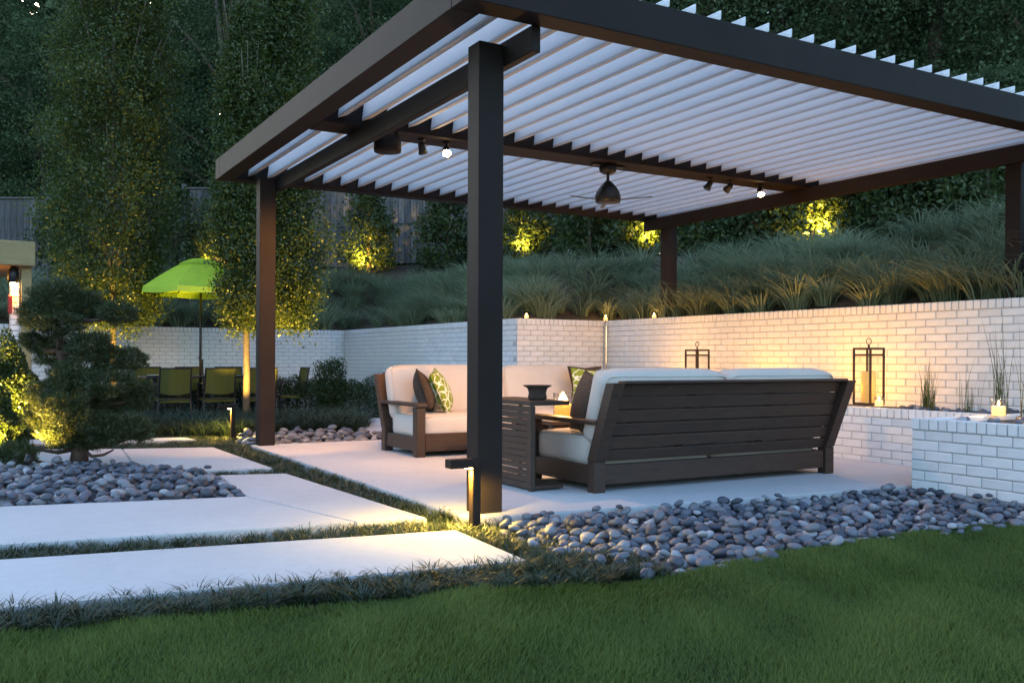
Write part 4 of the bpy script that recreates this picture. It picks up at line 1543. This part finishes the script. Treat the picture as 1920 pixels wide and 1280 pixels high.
for k, xx in enumerate((2.47, 3.09, 3.70)):
    dchair(xx, TY - 0.62, DZ, 0.0, ['olive dining chair with its back to us, leftmost beside the pine',
           'olive dining chair with its back to us, below the umbrella pole', 'olive dining chair with its back to us, half behind the slim trunk'][k])
for k, xx in enumerate((2.35, 3.0, 3.62)):
    dchair(xx, TY + 0.66, DZ, math.pi, ['olive dining chair on the wall side, left end of the table',
           'olive dining chair on the wall side, behind the umbrella pole', 'olive dining chair on the wall side, right end of the table'][k])
dchair(4.36, TY, DZ, math.pi / 2, 'olive dining chair at the right head of the table by the hedge')
for k, (xx, yy) in enumerate(((2.50, TY - 0.1), (2.78, TY - 0.22), (3.32, TY - 0.1), (3.62, TY - 0.22))):
    candle((xx, yy, DZ + 0.736), 0.032, 0.04, 0.09, ['leftmost table candle on the dining table', 'table candle just left of the umbrella pole',
           'table candle just right of the umbrella pole', 'rightmost table candle beside the slim trunk'][k], 0.25, group='candles on the dining table', fl=0.026)
for k, (xx, yy) in enumerate(((2.30, TY - 0.2), (3.10, TY - 0.28), (3.80, TY - 0.25))):
    b = MB()
    b.lathe([(0.06, 0.0), (0.105, 0.012), (0.11, 0.018), (0.10, 0.016), (0.02, 0.008)], (xx, yy, DZ + 0.7355), 20)
    tag(b.build('plate', M['plate'], None, True), ['white plate at the left end of the dining table', 'white plate at the middle of the dining table', 'white plate at the right end of the dining table'][k], 'plate', 'plates on the dining table')

t = thing('umbrella', 'lime green market umbrella with vented top over the dining table', 'umbrella', (2.99, TY + 0.02, DZ))
ux, uy = 2.99, TY + 0.02
b = MB()
b.tube([(ux, uy, DZ + 0.05), (ux, uy, 2.30)], 0.02, 10)
b.build('pole', M['blackmetal'], t, True)
b = MB()
b.lathe([(0.22, 0.0), (0.22, 0.04), (0.05, 0.06), (0.03, 0.14)], (ux, uy, DZ), 20)
b.build('base', M['blackmetal'], t, True)
b = MB()
b.tube([(ux - 0.03, uy - 0.02, 0.86), (ux + 0.01, uy - 0.03, 0.80), (ux + 0.01, uy - 0.03, 0.70)], [0.01, 0.03, 0.025], 8)
b.build('crank', M['blackmetal'], t, True)
def canopy(rings, vz, m_, nm, drop=0.09, n=8, rot=R(12)):
    vs, fs = [], []
    sub = 4
    N = n * sub
    prof = []
    for (r0, z0) in rings:
        for j_ in range(N):
            a = 2 * math.pi * j_ / N + rot
            k = (j_ % sub) / sub
            # straight chords between the ribs, sagging a little
            rr = r0 * math.cos(math.pi / n) / math.cos((k - 0.5) * 2 * math.pi / n)
            zz = z0 - 0.02 * r0 * math.sin(math.pi * k)
            vs.append((ux + rr * math.cos(a), uy + rr * math.sin(a), zz))
    for i_ in range(len(rings) - 1):
        for j_ in range(N):
            j2 = (j_ + 1) % N
            fs.append((i_ * N + j_, i_ * N + j2, (i_ + 1) * N + j2, (i_ + 1) * N + j_))
    b_ = MB().add(vs, fs)
    o_ = b_.build(nm, M[m_], t)
    sm = o_.modifiers.new('solid', 'SOLIDIFY')
    sm.thickness = 0.004
    return o_
canopy([(0.27, 2.27), (0.45, 2.17), (0.65, 2.04), (0.87, 1.885), (0.885, 1.80)], 0, 'umbrella', 'canopy')
canopy([(0.01, 2.355), (0.15, 2.335), (0.30, 2.275), (0.34, 2.25)], 0, 'umbrella', 'vent_flap')
for k in range(8):
    a = 2 * math.pi * k / 8 + R(12)
    b = MB()
    b.tube([(ux, uy, 2.28), (ux + 0.86 * math.cos(a), uy + 0.86 * math.sin(a), 1.872)], 0.008, 6)
    b.build('rib', M['blackmetal'], t)

# ------------------------------------------------------------------ porch at the left edge
t = thing('porch', 'corner of a cedar porch with pale brick column at the left edge', 'porch', (0.4, 12.4, 0))
b = MB()
b.box(-3.0, 0.63, 12.30, 12.42, 1.92, 2.21, 0.008)
b.build('beam', M['cedar'], t)
b = MB()
b.box(-3.0, 0.60, 12.425, 14.6, 1.945, 1.985, 0.004)
b.build('soffit', M['cedar'], t)
b = MB()
b.box(0.49, 0.60, 12.43, 12.54, -0.1, 1.94, 0.006)
b.build('post', M['cedar'], t)
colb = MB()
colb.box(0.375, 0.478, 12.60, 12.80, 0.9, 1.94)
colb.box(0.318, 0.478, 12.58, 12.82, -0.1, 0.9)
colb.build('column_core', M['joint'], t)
for c in range(28):
    z = 0.06 + c * CP
    if z > 1.90:
        break
    w_ = 0.158 if z < 0.88 else 0.101
    o = link('brick', BRH[c % 2], t)
    o.matrix_parent_inverse = Matrix.Translation(t.location).inverted()
    o.location = (0.478 - w_ / 2, 12.574 if z < 0.88 else 12.594, z)
    o.scale = (w_ / (BL / 2), 1, 1)
b = MB()
b.box(0.312, 0.485, 12.52, 12.83, 0.885, 0.925, 0.006)
b.build('column_cap', M['brick'], t)
t = thing('wall_sconce', 'black porch lamp glowing on the pale brick column', 'lamp', (0.41, 12.52, 1.70))
b = MB()
b.lathe([(0.012, 0.20), (0.05, 0.15), (0.062, 0.10), (0.062, 0.0), (0.05, -0.01)], (0.408, 12.515, 1.74), 16)
b.build('shade', M['blackmetal'], t, True)
b = MB()
b.lathe([(0.03, 0.0), (0.035, -0.02), (0.01, -0.04)], (0.408, 12.515, 1.728), 12)
b.build('bulb', M['strip'], t, True)
spot('sconce_beam', (0.41, 12.50, 1.68), (0.42, 12.60, 0.9), 2.2, 120, (1, 0.36, 0.03), 0.9, 0.03)
point('porch_glow', (-0.1, 12.9, 1.75), 3.0, (1, 0.40, 0.05), 0.05)
b = MB()
b.box(0.352, 0.398, 12.50, 12.54, 1.36, 1.58, 0.01)
tag(b.build('door_bell_box', M['red'], None), 'small red box hung on the pale porch column', 'box')

# ------------------------------------------------------------------ fence
fl0, fl1 = Vector((-4.0, 27.6, 0)), Vector((13.5, 17.5, 0))
fd = (fl1 - fl0).normalized()
fn = Vector((fd.y, -fd.x, 0))
if fn.y > 0:
    fn = -fn
fence = thing('fence', 'weathered grey board fence along the top of the grassy bank', 'fence', (3.0, 23.5, 2.8))
FL = (fl1 - fl0).length
yawf = math.atan2(fd.y, fd.x)
bw = 0.145
pan = 2.4
def fboard(h, seed):
    b_ = MB()
    b_.cbox(Matrix.Translation((0, 0, h / 2)), bw - 0.008, 0.02, h, 0.003)
    return b_.mesh('board', M['fencewood'])
FBU, FBL = fboard(0.98, 0), fboard(0.95, 1)
u = 0.0
cnt = 0
while u < FL:
    pi_ = int(u / pan)
    pm = fl0 + fd * min(FL, (pi_ + 0.5) * pan)
    zb_ = float(hill(pm.x, pm.y)) + 0.05
    p = fl0 + fd * (u + bw / 2)
    jz = random.uniform(-0.008, 0.008)
    for me_, z_, off in ((FBL, zb_, 0.0), (FBU, zb_ + 0.93, 0.028)):
        o = link('board', me_, fence)
        o.matrix_parent_inverse = Matrix.Identity(4)
        o.location = p + fn * off + Vector((0, 0, z_ + jz)) - fence.location
        o.rotation_euler = (0, 0, yawf + random.uniform(-0.012, 0.012))
    cnt += 1
    u += bw
for k in range(int(FL / pan) + 1):
    p = fl0 + fd * (k * pan)
    pm = fl0 + fd * min(FL, (k + 0.5) * pan)
    z_ = float(hill(pm.x, pm.y)) + 0.05
    b = MB()
    b.cbox(Matrix.Translation(p + fn * 0.065 + Vector((0, 0, z_ + 0.93))) @ Matrix.Rotation(yawf, 4, 'Z'), 0.10, 0.06, 2.2, 0.006)
    b.build('post', M['fencewood'], fence)
    pe = fl0 + fd * ((k + 1) * pan)
    b = MB()
    m_ = Matrix.Translation((p + pe) / 2 + fn * 0.02 + Vector((0, 0, z_ + 1.935))) @ Matrix.Rotation(yawf, 4, 'Z')
    b.cbox(m_, pan - 0.11, 0.13, 0.035, 0.005)
    b.build('cap_rail', M['fencewood'], fence)

# ------------------------------------------------------------------ shrubs along the top of the bank
def pos(px, depth):
    """ground-plan point at a sideways ratio (right of centre over depth) and depth from the lens"""
    return FWD * depth + RGT * px * depth
def conifer(x, y, h, r, label, seed, n=5000, size=0.10, m_leaf=None, z=None):
    r_ = np.random.default_rng(seed)
    z = float(hill(x, y)) if z is None else z
    t_ = thing('evergreen_shrub', label, 'shrub', (x, y, z), 'evergreens along the top of the bank')
    b_ = MB()
    b_.tube([(x, y, z - 0.1), (x, y, z + h * 0.5), (x, y, z + h * 0.95)], [0.05, 0.03, 0.008], 8)
    b_.build('trunk', M['bark'], t_, True)
    n_cl = n // 40
    tt = r_.uniform(0, 1, n_cl)
    a = r_.uniform(0, 6.28, n_cl)
    prof = np.interp(tt, [0, 0.12, 0.45, 0.8, 1], [0.7, 1.0, 0.9, 0.55, 0.1])
    rad = r * prof * np.sqrt(r_.uniform(0.15, 1, n_cl)) * (1 + 0.2 * np.sin(a * 3 + tt * 11 + seed))
    C_ = np.stack([x + rad * np.cos(a), y + rad * np.sin(a), z + 0.08 + h * tt], 1)
    P_ = np.repeat(C_, 40, 0) + r_.normal(0, 1, (n_cl * 40, 3)) * np.array([0.13, 0.13, 0.09]) * (r / 0.6) ** 0.5
    od = P_ - np.array([x, y, z + h * 0.4])
    V_, F_, C2 = leaves(P_, size, 0.42, 0.0, unit(od) * 0.7, np.repeat(r_.uniform(0, 1, n_cl), 40))
    link('crown', npmesh('crown', V_, F_, m_leaf or L_EVER, C2), t_)
    return (x, y, z)
ever = [  # sideways ratio, depth, height, radius, lit, label
    ((690 - 960) / 1735, 20.3, 1.75, 0.62, 26, 'upright evergreen before the fence, lit at its left foot'),
    ((838 - 960) / 1735, 19.6, 1.65, 0.60, 0, 'upright evergreen just left of the nearest post, unlit'),
    ((985 - 960) / 1735, 18.6, 1.55, 0.60, 26, 'golden lit evergreen just right of the nearest post'),
    ((1105 - 960) / 1735, 17.6, 1.5, 0.62, 0, 'dark evergreen on the bank below the ceiling fan'),
    ((1212 - 960) / 1735, 16.6, 1.4, 0.55, 24, 'golden lit evergreen just left of the rear right post'),
    ((1330 - 960) / 1735, 15.6, 1.6, 0.8, 0, 'dark loose evergreen right of the rear right post'),
    ((1520 - 960) / 1735, 14.6, 1.5, 0.75, 30, 'large golden lit evergreen below the right spotlight'),
    ((1680 - 960) / 1735, 13.8, 1.7, 0.85, 0, 'dark evergreen at the far right of the bank'),
    ((1850 - 960) / 1735, 13.0, 1.8, 0.85, 0, 'dark evergreen at the right edge above the long wall'),
    ((420 - 960) / 1735, 21.5, 2.0, 0.8, 14, 'evergreen between the broad and slim columnar trees'),
    ((330 - 960) / 1735, 21.8, 1.9, 0.8, 0, 'dim evergreen behind the green umbrella'),
    ((120 - 960) / 1735, 21.0, 1.9, 0.7, 0, 'dim evergreen before the fence above the clipped pine'),
]
for k, (ra, dp, h, r, lit, lab) in enumerate(ever):
    x, y = pos(ra, dp)
    x, y, z = conifer(x, y, h, r, lab, 50 + k)
    if lit:
        ux_, uy_ = np.array([x, y]) - FWD * (r + 0.28) - RGT * 0.12
        uz = float(hill(ux_, uy_))
        uplight(ux_, uy_, uz + 0.22, (x, y, z + 0.62), lit, 'uplight at the foot of the ' + lab.split(',')[0].split(' on ')[0].split(' just ')[0] + (' just ' + lab.split(' just ')[1] if ' just ' in lab else ''), 85)

# ------------------------------------------------------------------ forest behind
def forest_tree(x, y, h, r, label, seed, n=9000, size=0.22, low=0.25, m_leaf=None):
    r_ = np.random.default_rng(seed)
    z = float(hill(x, y))
    t_ = thing('forest_tree', label, 'tree', (x, y, z), 'forest trees beyond the fence')
    b_ = MB()
    b_.tube([(x, y, z - 0.2), (x + r_.normal(0, 0.15), y, z + h * 0.4), (x + r_.normal(0, 0.3), y + r_.normal(0, 0.3), z + h * 0.85)], [0.02 * h + 0.05, 0.014 * h, 0.03], 9)
    n_cl = n // 110
    tt = r_.uniform(low, 1, n_cl)
    a = r_.uniform(0, 6.28, n_cl)
    u_ = (tt - low) / (1 - low)
    prof = np.interp(u_, [0, 0.15, 0.5, 0.8, 1], [0.55, 0.9, 1.0, 0.75, 0.15])
    rad = r * prof * np.sqrt(r_.uniform(0.25, 1, n_cl)) * (1 + 0.25 * np.sin(a * 3 + u_ * 7 + seed))
    C_ = np.stack([x + rad * np.cos(a), y + rad * np.sin(a), z + h * tt], 1)
    for k in range(14):
        q_ = C_[r_.integers(n_cl)]
        b_.tube([(x, y, z + (q_[2] - z) * 0.7), ((x + q_[0]) / 2, (y + q_[1]) / 2, z + (q_[2] - z) * 0.88), tuple(q_)], [0.07, 0.045, 0.015], 6)
    b_.build('trunk', M['bark'], t_, True)
    P_ = np.repeat(C_, 110, 0) + r_.normal(0, 1, (n_cl * 110, 3)) * np.array([0.34, 0.34, 0.15]) * (r / 3.0) ** 0.5
    od = P_ - np.array([x, y, z + h * 0.5])
    V_, F_, C2 = leaves(P_, size, 0.55, 0.1, unit(od) * 0.5, np.repeat(r_.uniform(0, 1, n_cl), 110))
    link('crown', npmesh('crown', V_, F_, m_leaf or L_FOREST, C2), t_)
forest = [
    (-0.60, 27, 9.5, 2.9, 'rounded forest tree at the left edge above the porch roof'),
    (-0.50, 26, 7.0, 2.2, 'forest tree above the fence post at left'),
    (-0.40, 30, 13.0, 3.2, 'tall forest tree behind the broad columnar tree'),
    (-0.31, 27, 10.5, 2.6, 'forest tree filling the gap between the columnar trees'),
    (-0.22, 29, 12.0, 3.0, 'tall forest tree behind the slim columnar tree'),
    (-0.15, 25, 8.5, 2.4, 'forest tree above the left corner of the pergola'),
    (-0.07, 28, 12.0, 3.0, 'forest tree over the front post, mostly hidden by the roof'),
    (0.03, 25, 11.0, 2.8, 'forest tree behind the front end of the louvres'),
    (0.12, 23, 10.0, 2.6, 'forest tree above the first white louvre tips'),
    (0.20, 21, 9.5, 2.5, 'forest tree above the middle louvre tips'),
    (0.29, 20, 9.5, 2.5, 'forest tree above the dark front beam, right of middle'),
    (0.37, 18, 8.5, 2.3, 'forest tree above the beam near the right edge'),
    (0.46, 17, 8.5, 2.3, 'forest tree in the top right corner'),
    (0.55, 16.5, 8.5, 2.2, 'forest tree just beyond the right edge'),
    (0.34, 16.6, 2.6, 1.2, 'small leafy tree between roof and bank, right of the right spotlight'),
    (0.46, 15.5, 2.6, 1.2, 'small leafy tree between roof and bank, at the right edge'),
    (0.22, 18.4, 2.6, 1.3, 'small leafy tree behind the rear right post'),
    (0.28, 15.4, 2.2, 1.1, 'low leafy tree behind the golden lit evergreen, under the roof edge'),
    (0.40, 14.4, 2.3, 1.1, 'low leafy tree at the top of the bank above the right lantern'),
    (0.52, 14.0, 2.5, 1.2, 'low leafy tree at the top of the bank beyond the right edge'),
    (0.10, 20.4, 2.6, 1.3, 'small leafy tree behind the ceiling fan'),
]
for k, (ra, dp, h, r, lab) in enumerate(forest):
    x, y = pos(ra, dp)
    forest_tree(x, y, h, r, lab, 100 + k, n=38000 if h > 6 else 16000, size=0.088 if h > 6 else 0.07, low=0.2 if h > 6 else 0.05)
# the far woods: one mass
n = 90000
rr = RNG.uniform(-0.85, 0.85, n)
dp = RNG.uniform(33, 44, n)
xy = FWD[None] * dp[:, None] + RGT[None] * (rr * dp)[:, None]
top = np.where(rr < -0.2, 14.4, 15.0) + 2.0 * np.sin(rr * 17) + 1.4 * np.sin(rr * 41 + 1)
zz = 3.0 + RNG.uniform(0, 1, n) * top
V_, F_, C_ = leaves(np.concatenate([xy, zz[:, None]], 1), 0.7, 0.6)
o = stuff(link('far_woods', npmesh('far_woods', V_, F_, L_FOREST, C_)))
tag(o, 'dark mass of far woods seen through the trees', 'woods')
